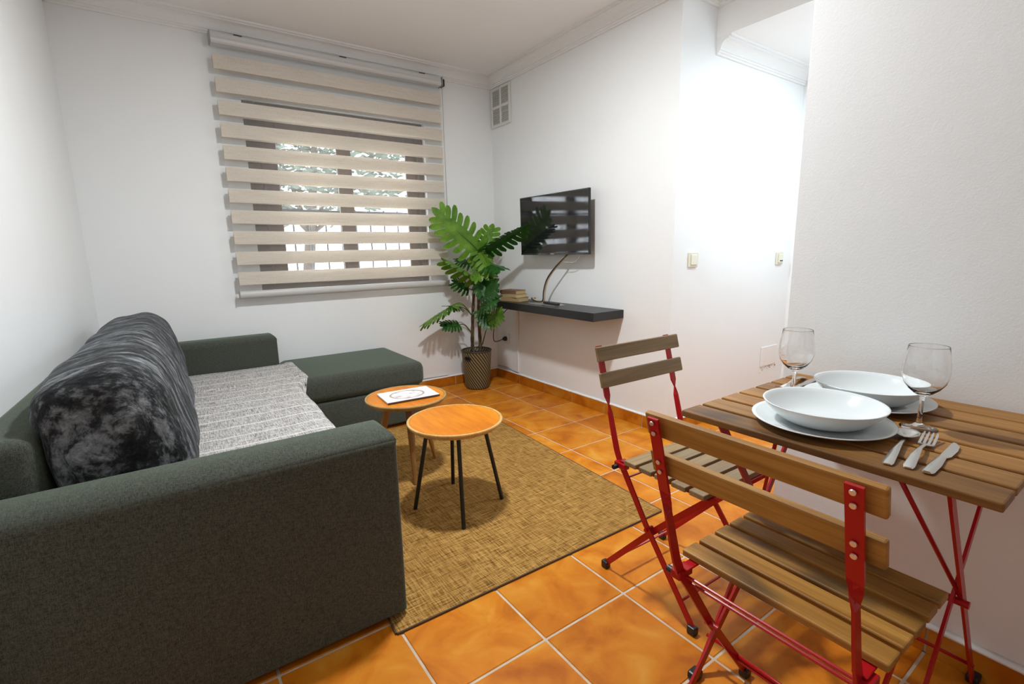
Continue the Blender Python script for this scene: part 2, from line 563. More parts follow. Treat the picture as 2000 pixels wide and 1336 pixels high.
for k in range(5200):
    while 1:
        x, z = rn.uniform(-1.7, .75), rn.uniform(1.25, 3.0)
        lim = 1.50 if x < -.30 else 1.78
        if z > lim + .25 * mnoise.noise(Vector((x * 2.2, z * 2.2, 1))) : break
    y = 3.3 + rn.uniform(-.6, .6)
    if mnoise.noise(Vector((x * 2.6, y * 2.6, z * 2.6))) < (-.28 if z > 1.9 else -.05): continue
    leafq(Vector((x, y, z)), rn.uniform(.035, .075))
put(obj('foliage', (vv, ff), LEAF_OUT, tree, world=True), kind='stuff')

# ------------------------------------------------------------------ ceiling lamps
def lamp(label, loc, r, watts, col):
    t = thing('ceiling_lamp', label, 'lamp', loc)
    obj('base_ring', lathe([(0, 0), (r * 1.08, 0), (r * 1.08, -.012), (r * 1.02, -.028), (r, -.028), (r, -.006), (0, -.006)], 40), TRIM, t, smooth=True, auto=40)
    q = MatB('lit_diffuser'); q.set(Base_Color=(.9, .9, .9), Roughness=.5)
    q.b.inputs['Emission Color'].default_value = (*col, 1); q.b.inputs['Emission Strength'].default_value = 6.0
    obj('diffuser', lathe([(r * .99, -.020), (r * .9, -.030), (0, -.036)], 40), q.m, t, smooth=True)
    ld = bpy.data.lights.new('lamp_light', 'AREA'); ld.shape = 'DISK'; ld.size = 2 * r * .95
    ld.energy = watts; ld.color = col
    lo = bpy.data.objects.new('lamp_light', ld); COL.objects.link(lo); lo.parent = t; lo.location = (0, 0, -.040)
    return t
lamp('round flush ceiling lamp above the two small coffee tables', (-1.37, -1.95, CEILZ), .085, LAMP_W, LAMP_C)
lamp('round flush ceiling lamp in the bright hall', (.62, -2.52, ZH), .14, HALL_W, HALL_C)
lamp('round flush ceiling lamp at the kitchen end behind the dining table', (-1.75, -4.5, CEILZ), .12, BACK_W, BACK_C)

# ------------------------------------------------------------------ roller blind
BX0, BX1 = -1.945, -.478
q = MatB('beige_blind_band')
v = q.coord((6, 220, 220))
f = q.noise(v, 1.0, 4, 0.7); f2 = q.noise(q.coord((260, 20, 60)), 1.0, 2)
w = q.math('ADD', q.math('MULTIPLY', f, .65), q.math('MULTIPLY', f2, .35))
c = q.ramp(w, [(0.30, (0.70, 0.62, 0.52)), (0.5, (0.84, 0.785, 0.70)), (0.72, (0.90, 0.87, 0.81))])
df = q.n('ShaderNodeBsdfDiffuse'); tl = q.n('ShaderNodeBsdfTranslucent'); q.l(c, df.inputs[0]); q.l(c, tl.inputs[0])
mx = q.n('ShaderNodeMixShader'); mx.inputs[0].default_value = 0.40
q.l(df.outputs[0], mx.inputs[1]); q.l(tl.outputs[0], mx.inputs[2]); q.l(mx.outputs[0], q.out.inputs['Surface'])
BAND = q.m
q = MatB('sheer_blind_voile')
tr = q.n('ShaderNodeBsdfTransparent'); df = q.n('ShaderNodeBsdfDiffuse'); df.inputs[0].default_value = (.86, .84, .80, 1)
mx = q.n('ShaderNodeMixShader'); mx.inputs[0].default_value = 0.045
q.l(tr.outputs[0], mx.inputs[1]); q.l(df.outputs[0], mx.inputs[2]); q.l(mx.outputs[0], q.out.inputs['Surface'])
SHEER = q.m
ALU = simple('satin_aluminium', (0.66, 0.66, 0.66), 0.4, 0.25)
blind = thing('zebra_roller_blind', 'beige and sheer striped roller blind hanging over the window', 'blind', (-1.21, -.02, .80))
# cassette
PC = [(-.022, 2.336), (-.075, 2.336), (-.082, 2.330), (-.084, 2.312), (-.088, 2.300), (-.088, 2.286), (-.080, 2.277), (-.022, 2.277)]
bm = bmesh.new()
ra = [bm.verts.new((BX0 + .012, y, z)) for y, z in PC]; rb = [bm.verts.new((BX1 - .008, y, z)) for y, z in PC]
for k in range(len(PC)):
    bm.faces.new((ra[k], ra[(k + 1) % len(PC)], rb[(k + 1) % len(PC)], rb[k]))
bm.faces.new(ra); bm.faces.new(rb[::-1]); bmesh.ops.recalc_face_normals(bm, faces=bm.faces)
cas = obj('cassette', bm, ALU, blind, world=True)
for x in (BX0 + .006, BX1 - .002):
    obj('end_cap', B(x, x + .006, -.090, -.020, 2.274, 2.339, .002, 1), simple('grey_end_cap', (.34, .34, .35), .5), blind, world=True)
for x in (-1.79, -1.186, -.628):
    obj('bracket', B(x - .022, x + .022, -.072, -.0005, 2.337, 2.343, .001, 1), BLACK_PLASTIC, blind, world=True)
obj('roller_tube', T([(BX0 + .012, -.055, 2.292), (BX1 - .008, -.055, 2.292)], .0, 10, [.012, .012]), ALU, blind, smooth=True, world=True)
YF, YK = -.074, -.046
PITCH, OPQ = .1235, .079
def strip(y, z0, z1, thick, inset=0.0):
    return B(BX0 + .012 + inset, BX1 - .012 - inset, y - thick / 2, y + thick / 2, z0, z1)
for y, layer in ((YF, 0), (YK, 1)):
    ztop = 2.222 - .003 * layer
    obj('sheer_band', strip(y, ztop, 2.277, .0004), SHEER, blind, world=True)
    for k in range(11):
        z1 = ztop - PITCH * k
        z0 = z1 - OPQ
        obj('opaque_band', strip(y, z0, z1, .0008), BAND, blind, world=True)
        zb = z1 - PITCH if k < 10 else .868
        obj('sheer_band', strip(y, zb, z0, .0004), SHEER, blind, world=True)
# bottom bar and pull chain
bm = T([(BX0 + .008, -.060, .846), (BX1 - .008, -.060, .846)], .024, 16)
for v_ in bm.verts: v_.co.y = -.060 + (v_.co.y + .060) * .72
obj('bottom_bar', bm, simple('pale_grey_bar', (.55, .54, .52), .45), blind, smooth=True, auto=50, world=True)
for x in (BX0 + .004, BX1 - .009):
    obj('bar_cap', B(x, x + .005, -.078, -.042, .822, .871, .002, 1), simple('grey_bar_cap', (.30, .30, .30), .5), blind, world=True)
ch = simple('pale_bead_chain', (.55, .55, .54), .4)
pts = smooth_path([(BX1 + .008, -.066, 2.29), (BX1 + .008, -.066, 1.6), (BX1 + .010, -.064, 1.22), (BX1 + .016, -.058, 1.19), (BX1 + .022, -.050, 1.22), (BX1 + .020, -.046, 1.6), (BX1 + .018, -.046, 2.29)], 8)
obj('pull_chain', T(pts, .0022, 6), ch, blind, smooth=True, world=True)
obj('chain_wheel', B(BX1 + .0045, BX1 + .022, -.085, -.030, 2.275, 2.325, .006, 2), BLACK_PLASTIC, blind, world=True)

# ------------------------------------------------------------------ wall fittings
vent = thing('ventilation_grille', 'white four-panel ventilation grille high on the wall beside the ceiling corner', 'grille', (0, -.14, 2.05))
bm = bmesh.new()
Y0, Y1, Z0, Z1 = -.275, -.014, 2.045, 2.336
t_ = .022
ym, zm = (Y0 + Y1) / 2, (Z0 + Z1) / 2
for a in ((Y0, Y0 + t_, Z0, Z1), (Y1 - t_, Y1, Z0, Z1), (ym - t_ / 2, ym + t_ / 2, Z0, Z1)):
    box(bm, -.014, -.0003, a[0], a[1], a[2], a[3], .003, 1)
for a in ((Z0, Z0 + t_), (Z1 - t_, Z1), (zm - t_ / 2, zm + t_ / 2)):
    for b in ((Y0 + t_, ym - t_ / 2), (ym + t_ / 2, Y1 - t_)):
        box(bm, -.014, -.0003, b[0], b[1], a[0], a[1], .003, 1)
obj('frame', bm, simple('white_vent_plastic', (.74, .74, .70), .5), vent, world=True)
VG = simple('grey_vent_louvre', (.50, .50, .47), .6)
for (ya, yb) in ((Y0 + t_, ym - t_ / 2), (ym + t_ / 2, Y1 - t_)):
    for (za, zb) in ((Z0 + t_, zm - t_ / 2), (zm + t_ / 2, Z1 - t_)):
        bm = bmesh.new()
        box(bm, -.004, -.0004, ya, yb, za, zb)
        n = 9
        for k in range(n):
            z = za + (zb - za) * (k + .5) / n
            box(bm, -.009, -.004, ya, yb, z - .0035, z + .0035)
        obj('louvre_panel', bm, VG, vent, world=True)

CREAM = simple('cream_switch_plastic', (.72, .70, .55), .4)
def switch(x, z, label):
    t = thing('light_switch', label, 'switch', (x, YH, z), 'light switches on the hall wall')
    obj('plate', B(-.042, .042, -.011, -.0003, -.042, .042, .004, 2), CREAM, t)
    r = obj('rocker', B(-.028, .028, -.0165, -.011, -.030, .030, .003, 1), simple('cream_rocker', (.78, .76, .63), .35), t)
    return t
switch(.174, 1.012, 'cream light switch on the hall wall nearest the outer corner')
t = switch(1.143, .995, 'cream light switch deep in the hall by the end wall')
obj('slot', B(-.012, .026, -.0172, -.0166, -.020, -.012), BLACK_PLASTIC, t)
cov = thing('junction_cover', 'blank white square cover plate low on the hall wall', 'cover plate', (1.10, YH, .32))
obj('plate', B(-.100, .100, -.008, -.0003, -.065, .072, .003, 2), simple('white_cover_plate', (.83, .82, .80), .5), cov)
STAIN = simple('rusty_plaster', (.34, .20, .12), .9)
bm = bmesh.new()
rn = random.Random(5)
for k in range(26):
    x = rn.uniform(-.10, .11); z = -.072 - abs(rn.gauss(0, .02))
    s = rn.uniform(.002, .007)
    vsn = [bm.verts.new((x + s * rn.uniform(.6, 1.6) * math.cos(2 * PI * j / 6), -.0006 - .0006 * rn.random(), z + s * .6 * math.sin(2 * PI * j / 6))) for j in range(6)]
    c0 = bm.verts.new((x, -.0018, z))
    for j in range(6): bm.faces.new((vsn[j], c0, vsn[(j + 1) % 6]))
bmesh.ops.recalc_face_normals(bm, faces=bm.faces)
put(obj('flaking_plaster', bm, STAIN, cov), kind='stuff')

sock = thing('wall_socket', 'white wall socket under the black shelf with a black plug', 'socket', (0, -.148, .354))
obj('plate', B(-.010, -.0003, -.042, .042, -.042, .042, .004, 2), simple('white_socket_plate', (.78, .78, .76), .4), sock)
pl = obj('plug', lathe([(0, -.002), (.020, -.002), (.020, .012), (.014, .024), (.006, .034), (0, .034)], 20), BLACK_PLASTIC, sock, smooth=True, auto=40)
pl.rotation_euler = (0, -PI / 2, 0); pl.location = (-.011, 0, 0)
single('power_cable', T(smooth_path([(-.045, -.148, .352), (-.07, -.10, .330), (-.075, -.06, .335), (-.07, -.05, .40), (-.06, -.07, .48), (-.05, -.16, .56), (-.045, -.24, .62), (-.03, -.34, .656)], 8), .0035, 8),
       BLACK_PLASTIC, 'black power cable looping from the socket up behind the shelf', 'cable', (-.045, -.148, .352), smooth=True)
single('cable_trunking', B(-.014, -.0003, -.322, -.304, .092, .659, .002, 1), simple('white_trunking', (.80, .79, .77), .45),
       'narrow white cable trunking running down the wall below the black shelf', 'trunking', (0, -.313, .09))
single('grey_cable', T(smooth_path([(-.008, -.306, .090), (-.010, -.26, .092), (-.012, -.16, .106), (-.011, -.09, .104), (-.012, -.02, .100)], 8), .0032, 8),
       simple('grey_cable_sheath', (.30, .30, .30), .5), 'grey cable lying along the top of the skirting in the corner behind the plant pot', 'cable', (-.010, -.20, .09), smooth=True)
single('white_cable', T(smooth_path([(-1.05, -.010, .086), (-.98, -.014, .092), (-.88, -.012, .098), (-.76, -.010, .098), (-.62, -.008, .094), (-.5, -.009, .092)], 8), .0032, 8),
       simple('white_cable_sheath', (.75, .74, .72), .5), 'white cable lying along the window wall skirting beside the sofa chaise', 'cable', (-.8, -.010, .086), smooth=True)

# ------------------------------------------------------------------ shelf and what is on it
q = MatB('black_brown_veneer')
f = q.noise(q.coord((180, 4, 180)), 1.0, 3)
q.set(Base_Color=q.ramp(f, [(0.3, (.008, .008, .009)), (.7, (.022, .021, .021))]), Roughness=.38); q.bump(f, .06, .001)
BB = q.m
SZ = .709
single('floating_shelf', B(-.26, -.0003, -1.440, -.345, .657, SZ, .0015, 2), BB, 'long black floating shelf on the wall below the television', 'shelf', (0, -.89, .657))
def book(loc, rz, w, d, h, cover, label, pages=(.62, .46, .24)):
    t = thing('book', label, 'book', loc, 'old paperbacks on the black shelf', rz)
    bm = bmesh.new()
    box(bm, -w / 2, w / 2, -d / 2, d / 2, 0, .0012); box(bm, -w / 2, w / 2, -d / 2, d / 2, h - .0012, h)
    box(bm, -w / 2, -w / 2 + .0015, -d / 2, d / 2, .0012, h - .0012)
    obj('cover', bm, simple('book_cover', cover, .6), t)
    q = MatB('old_page_edges'); f = q.noise(q.coord((3, 3, 900)), 1.0, 2)
    q.set(Base_Color=q.ramp(f, [(.3, tuple(x * .7 for x in pages)), (.7, pages)]), Roughness=.9)
    obj('pages', B(-w / 2 + .0016, w / 2 - .003, -d / 2 + .003, d / 2 - .003, .0013, h - .0013), q.m, t)
    return t
book((-.150, -.485, SZ + .0003), math.radians(12), .115, .185, .030, (.45, .30, .14), 'thick yellowed paperback at the bottom of the pile on the shelf')
book((-.152, -.478, SZ + .0308), math.radians(5), .112, .180, .024, (.52, .38, .20), 'yellowed paperback in the middle of the pile on the shelf', (.66, .50, .27))
book((-.155, -.470, SZ + .0553), math.radians(9), .108, .172, .027, (.20, .11, .06), 'brown-covered paperback on top of the pile on the shelf', (.60, .42, .20))
rc = thing('remote_control', 'slim black remote control lying on the black shelf', 'remote', (-.135, -.900, SZ + .0016), rz=math.radians(80))
obj('body', B(-.085, .085, -.021, .021, .0, .015, .005, 2), simple('remote_black', (.02, .02, .02), .35), rc)
for i in range(6):
    for j in range(3):
        obj('button', B(-.06 + i * .02 - .005, -.06 + i * .02 + .005, -.013 + j * .012 - .004, -.013 + j * .012 + .004, .015, .0165), simple('remote_button', (.08, .08, .085), .5) if i + j == 0 else bpy.data.materials['remote_button'], rc)
single('paper_sheet', B(-.19, -.075, -.99, -.70, SZ + .0002, SZ + .0012), simple('glossy_leaflet', (.30, .26, .25), .25), 'folded glossy leaflet lying under the remote control on the shelf', 'leaflet', (-.13, -.85, SZ + .0002))
cb = thing('cable_bundle', 'beige and black cable bundle hanging from the television to the shelf', 'cable', (-.08, -.78, SZ))
pth = [(-.040, -1.03, 1.085), (-.080, -.985, 1.03), (-.100, -.90, .955), (-.105, -.83, .88), (-.105, -.795, .80), (-.105, -.785, .735), (-.105, -.755, .7205), (-.10, -.68, .722), (-.08, -.62, .735), (-.04, -.60, .73)]
obj('beige_cable', T(smooth_path(pth, 8), .0060, 8), simple('beige_cable_sheath', (.46, .37, .23), .6), cb, smooth=True, world=True)
obj('black_cable', T(smooth_path([(x - .008, y + .006, z - .003) for x, y, z in pth], 8), .0048, 8), simple('brown_black_cable', (.05, .035, .025), .6), cb, smooth=True, world=True)
obj('aerial_wire', T(smooth_path([(-.035, -1.06, 1.085), (-.05, -1.09, 1.04), (-.06, -1.05, 1.00), (-.07, -.97, 1.00), (-.08, -.93, .985)], 8), .002, 6), simple('cream_wire', (.6, .58, .5), .5), cb, smooth=True, world=True)

# television
tv = thing('television', 'flat black wall-mounted television reflecting the window', 'television', (-.095, -.873, 1.05))
tv.rotation_euler = (0, math.radians(-1.0), math.radians(1.0))
TH = .408
obj('case', B(-.004, .013, -.355, .355, 0, TH, .003, 2), simple('tv_black_case', (.010, .010, .011), .35), tv)
obj('back_housing', B(.013, .050, -.22, .22, .05, .30, .010, 2), BLACK_PLASTIC, tv)
obj('screen', B(-.0052, -.0042, -.348, .348, .014, TH - .008), simple('tv_glossy_screen', (.010, .011, .013), .06, 0, .65), tv)
obj('lower_bezel', B(-.0062, -.0042, -.353, .353, .001, .0125, .0006, 1), simple('tv_bezel', (.02, .02, .021), .25), tv)
obj('brand_strip', B(-.0070, -.0062, -.018, .018, .0045, .0085), simple('tv_badge', (.35, .35, .36), .4), tv)
obj('wall_mount', B(.050, .0925, -.10, .10, .10, .25, .002, 1), simple('mount_steel', (.05, .05, .05), .5, .6), tv)

# ------------------------------------------------------------------ sofa
sofa = thing('corner_sofa', 'dark green-grey fabric corner sofa with a chaise under the window', 'sofa', (-2.2, -1.15, 0))
def soft(x0, x1, y0, y1, z0, z1, bev, seg=5, fn=None, cuts=0):
    bm = B(x0, x1, y0, y1, z0, z1, bev, seg)
    if cuts:
        es = [e for e in bm.edges if e.calc_length() > .12]
        bmesh.ops.subdivide_edges(bm, edges=es, cuts=cuts, use_grid_fill=True)
    if fn:
        for v_ in bm.verts: v_.co = Vector(fn(v_.co))
    return bm
SX0 = -2.630
shear = lambda c: (c.x + .038 * c.y, c.y, c.z)      # the sofa follows the wall behind it
obj('base', soft(SX0 + .02, -1.785, -2.118, -.168, .025, .235, .012, 2, shear), SOFA, sofa, smooth=True, auto=45, world=True)
obj('seat', soft(SX0 + .09, -1.765, -2.118, -.168, .238, .395, .035, 5, shear), SOFA, sofa, smooth=True, auto=60, world=True)
obj('backrest', soft(SX0, SX0 + .125, -2.118, -.168, .03, .708, .030, 5, shear), SOFA, sofa, smooth=True, auto=60, world=True)
def armrest(x0, x1, y0, y1, z0, z1, rt, rc):
    # rounded along the top and round the front top corner, square below
    bm = B(x0, x1, y0, y1, z0, z1)
    top = [e for e in bm.edges if all(v_.co.z > z1 - 1e-5 for v_ in e.verts)]
    bmesh.ops.bevel(bm, geom=top, offset=rt, segments=6, profile=.5, affect='EDGES')
    ver = [e for e in bm.edges if abs(e.verts[0].co.z - e.verts[1].co.z) > .2]
    bmesh.ops.bevel(bm, geom=ver, offset=rc, segments=3, profile=.5, affect='EDGES')
    return bm
obj('armrest', armrest(LW(-2.120) + .004, -1.828, -2.258, -2.120, .025, .607, 0.056, .014), SOFA, sofa, smooth=True, auto=80, world=True)
obj('armrest', armrest(LW(-.166) + .008, -1.772, -.166, -.028, .025, .596, 0.042, .014), SOFA, sofa, smooth=True, auto=80, world=True)
obj('chaise_base', soft(-1.770, -1.030, -.690, -.035, .025, .245, .014, 3), SOFA, sofa, smooth=True, auto=45, world=True)
obj('chaise_cushion', soft(-1.770, -1.015, -.702, -.030, .250, .402, .045, 6), SOFA, sofa, smooth=True, auto=60, world=True)
for x, y in ((-2.58, -2.19), (-1.90, -2.19), (-2.58, -.10), (-1.10, -.10), (-1.10, -.62), (-1.85, -.72)):
    obj('foot', lathe([(0, 0.0005), (.022, 0.0005), (.025, .0245), (0, .0245)], 16, (x, y, 0)), BLACK_PLASTIC, sofa, smooth=True, auto=40, world=True)

# throw blanket over the seat
q = MatB('grey_tweed_weave')
va = q.coord((18, 260, 30)); vb = q.coord((260, 20, 30))
a = q.noise(va, 1.0, 3, 0.75); b = q.noise(vb, 1.0, 3, 0.75)
dots = q.noise(q.coord((170, 260, 10)), 1.0, 2, .6)
base = q.ramp(q.math('ADD', q.math('MULTIPLY', a, .5), q.math('MULTIPLY', b, .5)), [(0.38, (.10, .085, .085)), (0.455, (.38, .355, .34)), (0.56, (.72, .69, .66))])
base = q.mix(q.ramp(dots, [(.55, 0.0), (.66, .8)]), base, (.035, .028, .03))
sep = q.n('ShaderNodeSeparateXYZ'); tc = q.n('ShaderNodeTexCoord'); q.l(tc.outputs['Object'], sep.inputs[0])
yy = q.math('ADD', sep.outputs['Y'], q.math('MULTIPLY', q.noise(q.coord((5, 2, 1)), 1.0, 2), .03))
st = q.math('PINGPONG', q.math('ADD', yy, 20.0), .060)
base = q.mix(q.ramp(q.math('MULTIPLY', st, 10.0), [(0.0, 0.85), (.045, .5), (.075, 0.0)]), base, (.80, .78, .75))
q.set(Base_Color=base, Roughness=.95); q.b.inputs['Specular IOR Level'].default_value = .1
q.bump(q.math('ADD', a, b), .5, .004)
TWEED = q.m
vsx, fsx = [], []
NX, NY = 46, 110
bx = -1.20; by = -1.15
for j in range(NY + 1):
    v_ = j / NY
    y = -.172 - v_ * 1.940
    for i in range(NX + 1):
        u = i / NX
        on_chaise = max(0.0, min(1.0, (y + .76) / .10))           # 1 where the cloth lies on the chaise
        xf = -1.762 + .038 * (y + .05) + .050 * on_chaise
        s = u * (.86 + .0)
        x0_ = -2.50
        flat = xf - .02 - x0_
        x = x0_ + s
        z = .400
        if x > xf - .02:
            over = x - (xf - .02)
            drop = over
            if on_chaise > .5:
                x = xf - .02 + over * .35; z = .4065
            else:
                r = .030
                a_ = min(over / r, PI / 2)
                x = xf - .02 + r * math.sin(a_)
                z = .400 - r * (1 - math.cos(a_)) - max(0, over - r * PI / 2)
        nz = mnoise.noise(Vector((x * 4.0, y * 3.0, .3))) * .006 + mnoise.noise(Vector((x * 1.5, y * 9.0, 2.3))) * .005
        ridge = .012 * math.exp(-((y + .62 + .06 * (x + 2.0)) / .02) ** 2) * max(0, min(1, (-1.9 - x) / .2))
        if x > xf - .04:
            x += max(0, nz) * .8
            z += max(0, nz) * .5 + .002
        else: z += .003 + max(-.002, nz) + ridge
        if u == 1.0 or i >= NX - 1: pass
        vsx.append((x, y, z))
for j in range(NY):
    for i in range(NX):
        k = j * (NX + 1) + i
        fsx.append((k, k + 1, k + NX + 2, k + NX + 1))
single('throw_blanket', (vsx, fsx), TWEED, 'grey and white tweed throw blanket spread over the sofa seat', 'blanket', (-2.0, -1.1, .40), smooth=True)

# velvet bolster
q = MatB('crushed_black_velvet')
a = q.noise(q.coord((5.5, 24, 5.5), rot=(.22, 0, .18)), 1.0, 6, .68, 1.2)
b = q.noise(q.coord((34, 95, 34)), 1.0, 5, .75, .4)
w = q.math('ADD', q.math('MULTIPLY', a, .62), q.math('MULTIPLY', b, .38))
q.set(Base_Color=q.ramp(w, [(0.43, (.005, .006, .007)), (0.49, (.018, .020, .022)), (0.535, (.095, .103, .11)), (0.62, (.25, .265, .28))]), Roughness=q.ramp(w, [(.4, .9), (.65, .5)]))
q.b.inputs['Sheen Weight'].default_value = .15; q.b.inputs['Sheen Roughness'].default_value = .35
q.b.inputs['Sheen Tint'].default_value = (.7, .75, .8, 1)
q.b.inputs['Specular IOR Level'].default_value = .3
q.bump(w, .9, .012)
VELVET = q.m
vsx, fsx = [], []
NS, NR = 64, 96
ya, yb = -2.095, -.360
for i in range(NS + 1):
    t_ = i / NS
    # dense rings near the ends to round them
    e0 = .5 - .5 * math.cos(PI * t_)
    y = ya + (yb - ya) * e0
    dend = min(y - ya, yb - y)
    rr = 1.0
    R_ = .075
    if dend < R_: rr = 1 - .30 * (1 - math.sqrt(max(0, 1 - ((R_ - dend) / R_) ** 2)))
    far = (y - ya) / (yb - ya)
    cx = -2.452 + .030 * far + .010 * math.sin(far * 5)
    cz = .616 + .012 * math.sin(far * 4 + 1)
    hw = .136 + .012 * far; hh = .208 + .010 * math.sin(far * 3.1 + .4)
    tilt = math.radians(13)
    for k in range(NR):
        th = 2 * PI * k / NR
        cs, sn = math.cos(th), math.sin(th)
        p = .62
        lx = hw * math.copysign(abs(cs) ** p, cs) * rr
        lz = hh * math.copysign(abs(sn) ** p, sn) * rr
        x = cx + lx * math.cos(tilt) - lz * math.sin(tilt)
        z = cz + lx * math.sin(tilt) + lz * math.cos(tilt)
        n1 = mnoise.noise(Vector((x * 6, y * 5, z * 6))) * .012 + mnoise.noise(Vector((x * 17, y * 14, z * 17))) * .005
        x += n1 * cs; z += n1 * sn
        yy_ = y
        if i in (0, NS): yy_ += mnoise.noise(Vector((x * 9, z * 9, 5))) * .012
        z = max(z, .420 + .003 * abs(sn))
        x = max(x, SX0 + .132 + .038 * y) if z < .72 else x
        vsx.append((x, yy_, z))
for i in range(NS):
    for k in range(NR):
        fsx.append((i * NR + k, i * NR + (k + 1) % NR, (i + 1) * NR + (k + 1) % NR, (i + 1) * NR + k))
# bulging end caps
for (ring, sgn) in ((0, -1), (NS, 1)):
    base_i = ring * NR
    cxx = sum(vsx[base_i + k][0] for k in range(NR)) / NR; czz = sum(vsx[base_i + k][2] for k in range(NR)) / NR
    prev = [base_i + k for k in range(NR)]
    for s_ in (.8, .6, .4, .2):
        cur = []
        for k in range(NR):
            x0_, y0_, z0_ = vsx[base_i + k]
            x = cxx + (x0_ - cxx) * s_; z = czz + (z0_ - czz) * s_
            y = y0_ + sgn * .022 * (1 - s_ * s_) + mnoise.noise(Vector((x * 11, z * 11, sgn * 4))) * .012
            vsx.append((x, y, z)); cur.append(len(vsx) - 1)
        for k in range(NR): fsx.append((prev[k], prev[(k + 1) % NR], cur[(k + 1) % NR], cur[k]))
        prev = cur
    vsx.append((cxx, vsx[base_i][1] + sgn * .024, czz)); ci = len(vsx) - 1
    for k in range(NR): fsx.append((prev[k], prev[(k + 1) % NR], ci))
bm = bmesh.new(); tmp = bpy.data.meshes.new('tmp'); tmp.from_pydata(vsx, [], fsx); bm.from_mesh(tmp); bpy.data.meshes.remove(tmp)
bmesh.ops.recalc_face_normals(bm, faces=bm.faces)
single('velvet_bolster', bm, VELVET, 'long crushed black velvet bolster cushion lying against the sofa back', 'cushion', (-2.44, -1.2, .41), smooth=True)

# ------------------------------------------------------------------ rug
q = MatB('woven_jute')
a = q.noise(q.coord((250, 13, 20)), 1.0, 3, .75); b = q.noise(q.coord((13, 250, 20)), 1.0, 3, .75)
big = q.noise(q.coord((3.5, 3.5, 1)), 1.0, 3)
w = q.math('ADD', q.math('MULTIPLY', a, .5), q.math('MULTIPLY', b, .5))
c = q.ramp(w, [(0.38, (.080, .036, .007)), (0.47, (.27, .135, .030)), (0.57, (.54, .31, .095))])
c = q.mix(q.ramp(big, [(.35, 0.0), (.7, .35)]), c, (.26, .13, .032))
# faint zig-zag woven figure
sep = q.n('ShaderNodeSeparateXYZ'); tc = q.n('ShaderNodeTexCoord'); q.l(tc.outputs['Object'], sep.inputs[0])
zz = q.math('PINGPONG', q.math('ADD', q.math('MULTIPLY', sep.outputs['X'], 1.0), 20.0), .19)
zg = q.math('PINGPONG', q.math('ADD', q.math('ADD', sep.outputs['Y'], zz), 20.0), .19)
c = q.mix(q.ramp(q.math('MULTIPLY', zg, 10.0), [(.0, .22), (.10, .0)]), c, (.54, .35, .12))
vor = q.n('ShaderNodeTexVoronoi'); vor.inputs['Scale'].default_value = 3.2; q.l(tc.outputs['Object'], vor.inputs['Vector'])
c = q.mix(q.ramp(vor.outputs['Distance'], [(.018, .75), (.034, 0.0)]), c, (.05, .025, .012))
q.set(Base_Color=c, Roughness=.95); q.b.inputs['Specular IOR Level'].default_value = .1
q.bump(w, .7, .004)
RUG = q.m
rug = thing('jute_rug', 'flat woven jute rug under the two coffee tables', 'rug', (-1.30, -1.56, 0))
poly = [(-.734, -2.330), (-.636, -.715), (-1.765, -.700), (-1.886, -2.308)]
obj('pile', prism(poly, .0008, .0065), RUG, rug, world=True)
bm = bmesh.new()
def edge_strip(p, q_, n_):
    p, q_ = Vector((*p, 0)), Vector((*q_, 0)); d = (q_ - p).normalized(); n_ = Vector((d.y, -d.x, 0))
    if (Vector((-1.3, -1.56, 0)) - p).dot(n_) > 0: n_ = -n_
    a = [p + n_ * .0002, q_ + n_ * .0002, q_ + n_ * .005, p + n_ * .005]
    lo = [bm.verts.new((v_.x, v_.y, .0008)) for v_ in a]; hi = [bm.verts.new((v_.x, v_.y, .0068)) for v_ in a]
    for k in range(4): bm.faces.new((lo[k], lo[(k + 1) % 4], hi[(k + 1) % 4], hi[k]))
    bm.faces.new(lo[::-1]); bm.faces.new(hi)
for k in range(4): edge_strip(poly[k], poly[(k + 1) % 4], None)
bmesh.ops.recalc_face_normals(bm, faces=bm.faces)
obj('binding', bm, simple('dark_rug_binding', (.09, .05, .025), .9), rug, world=True)

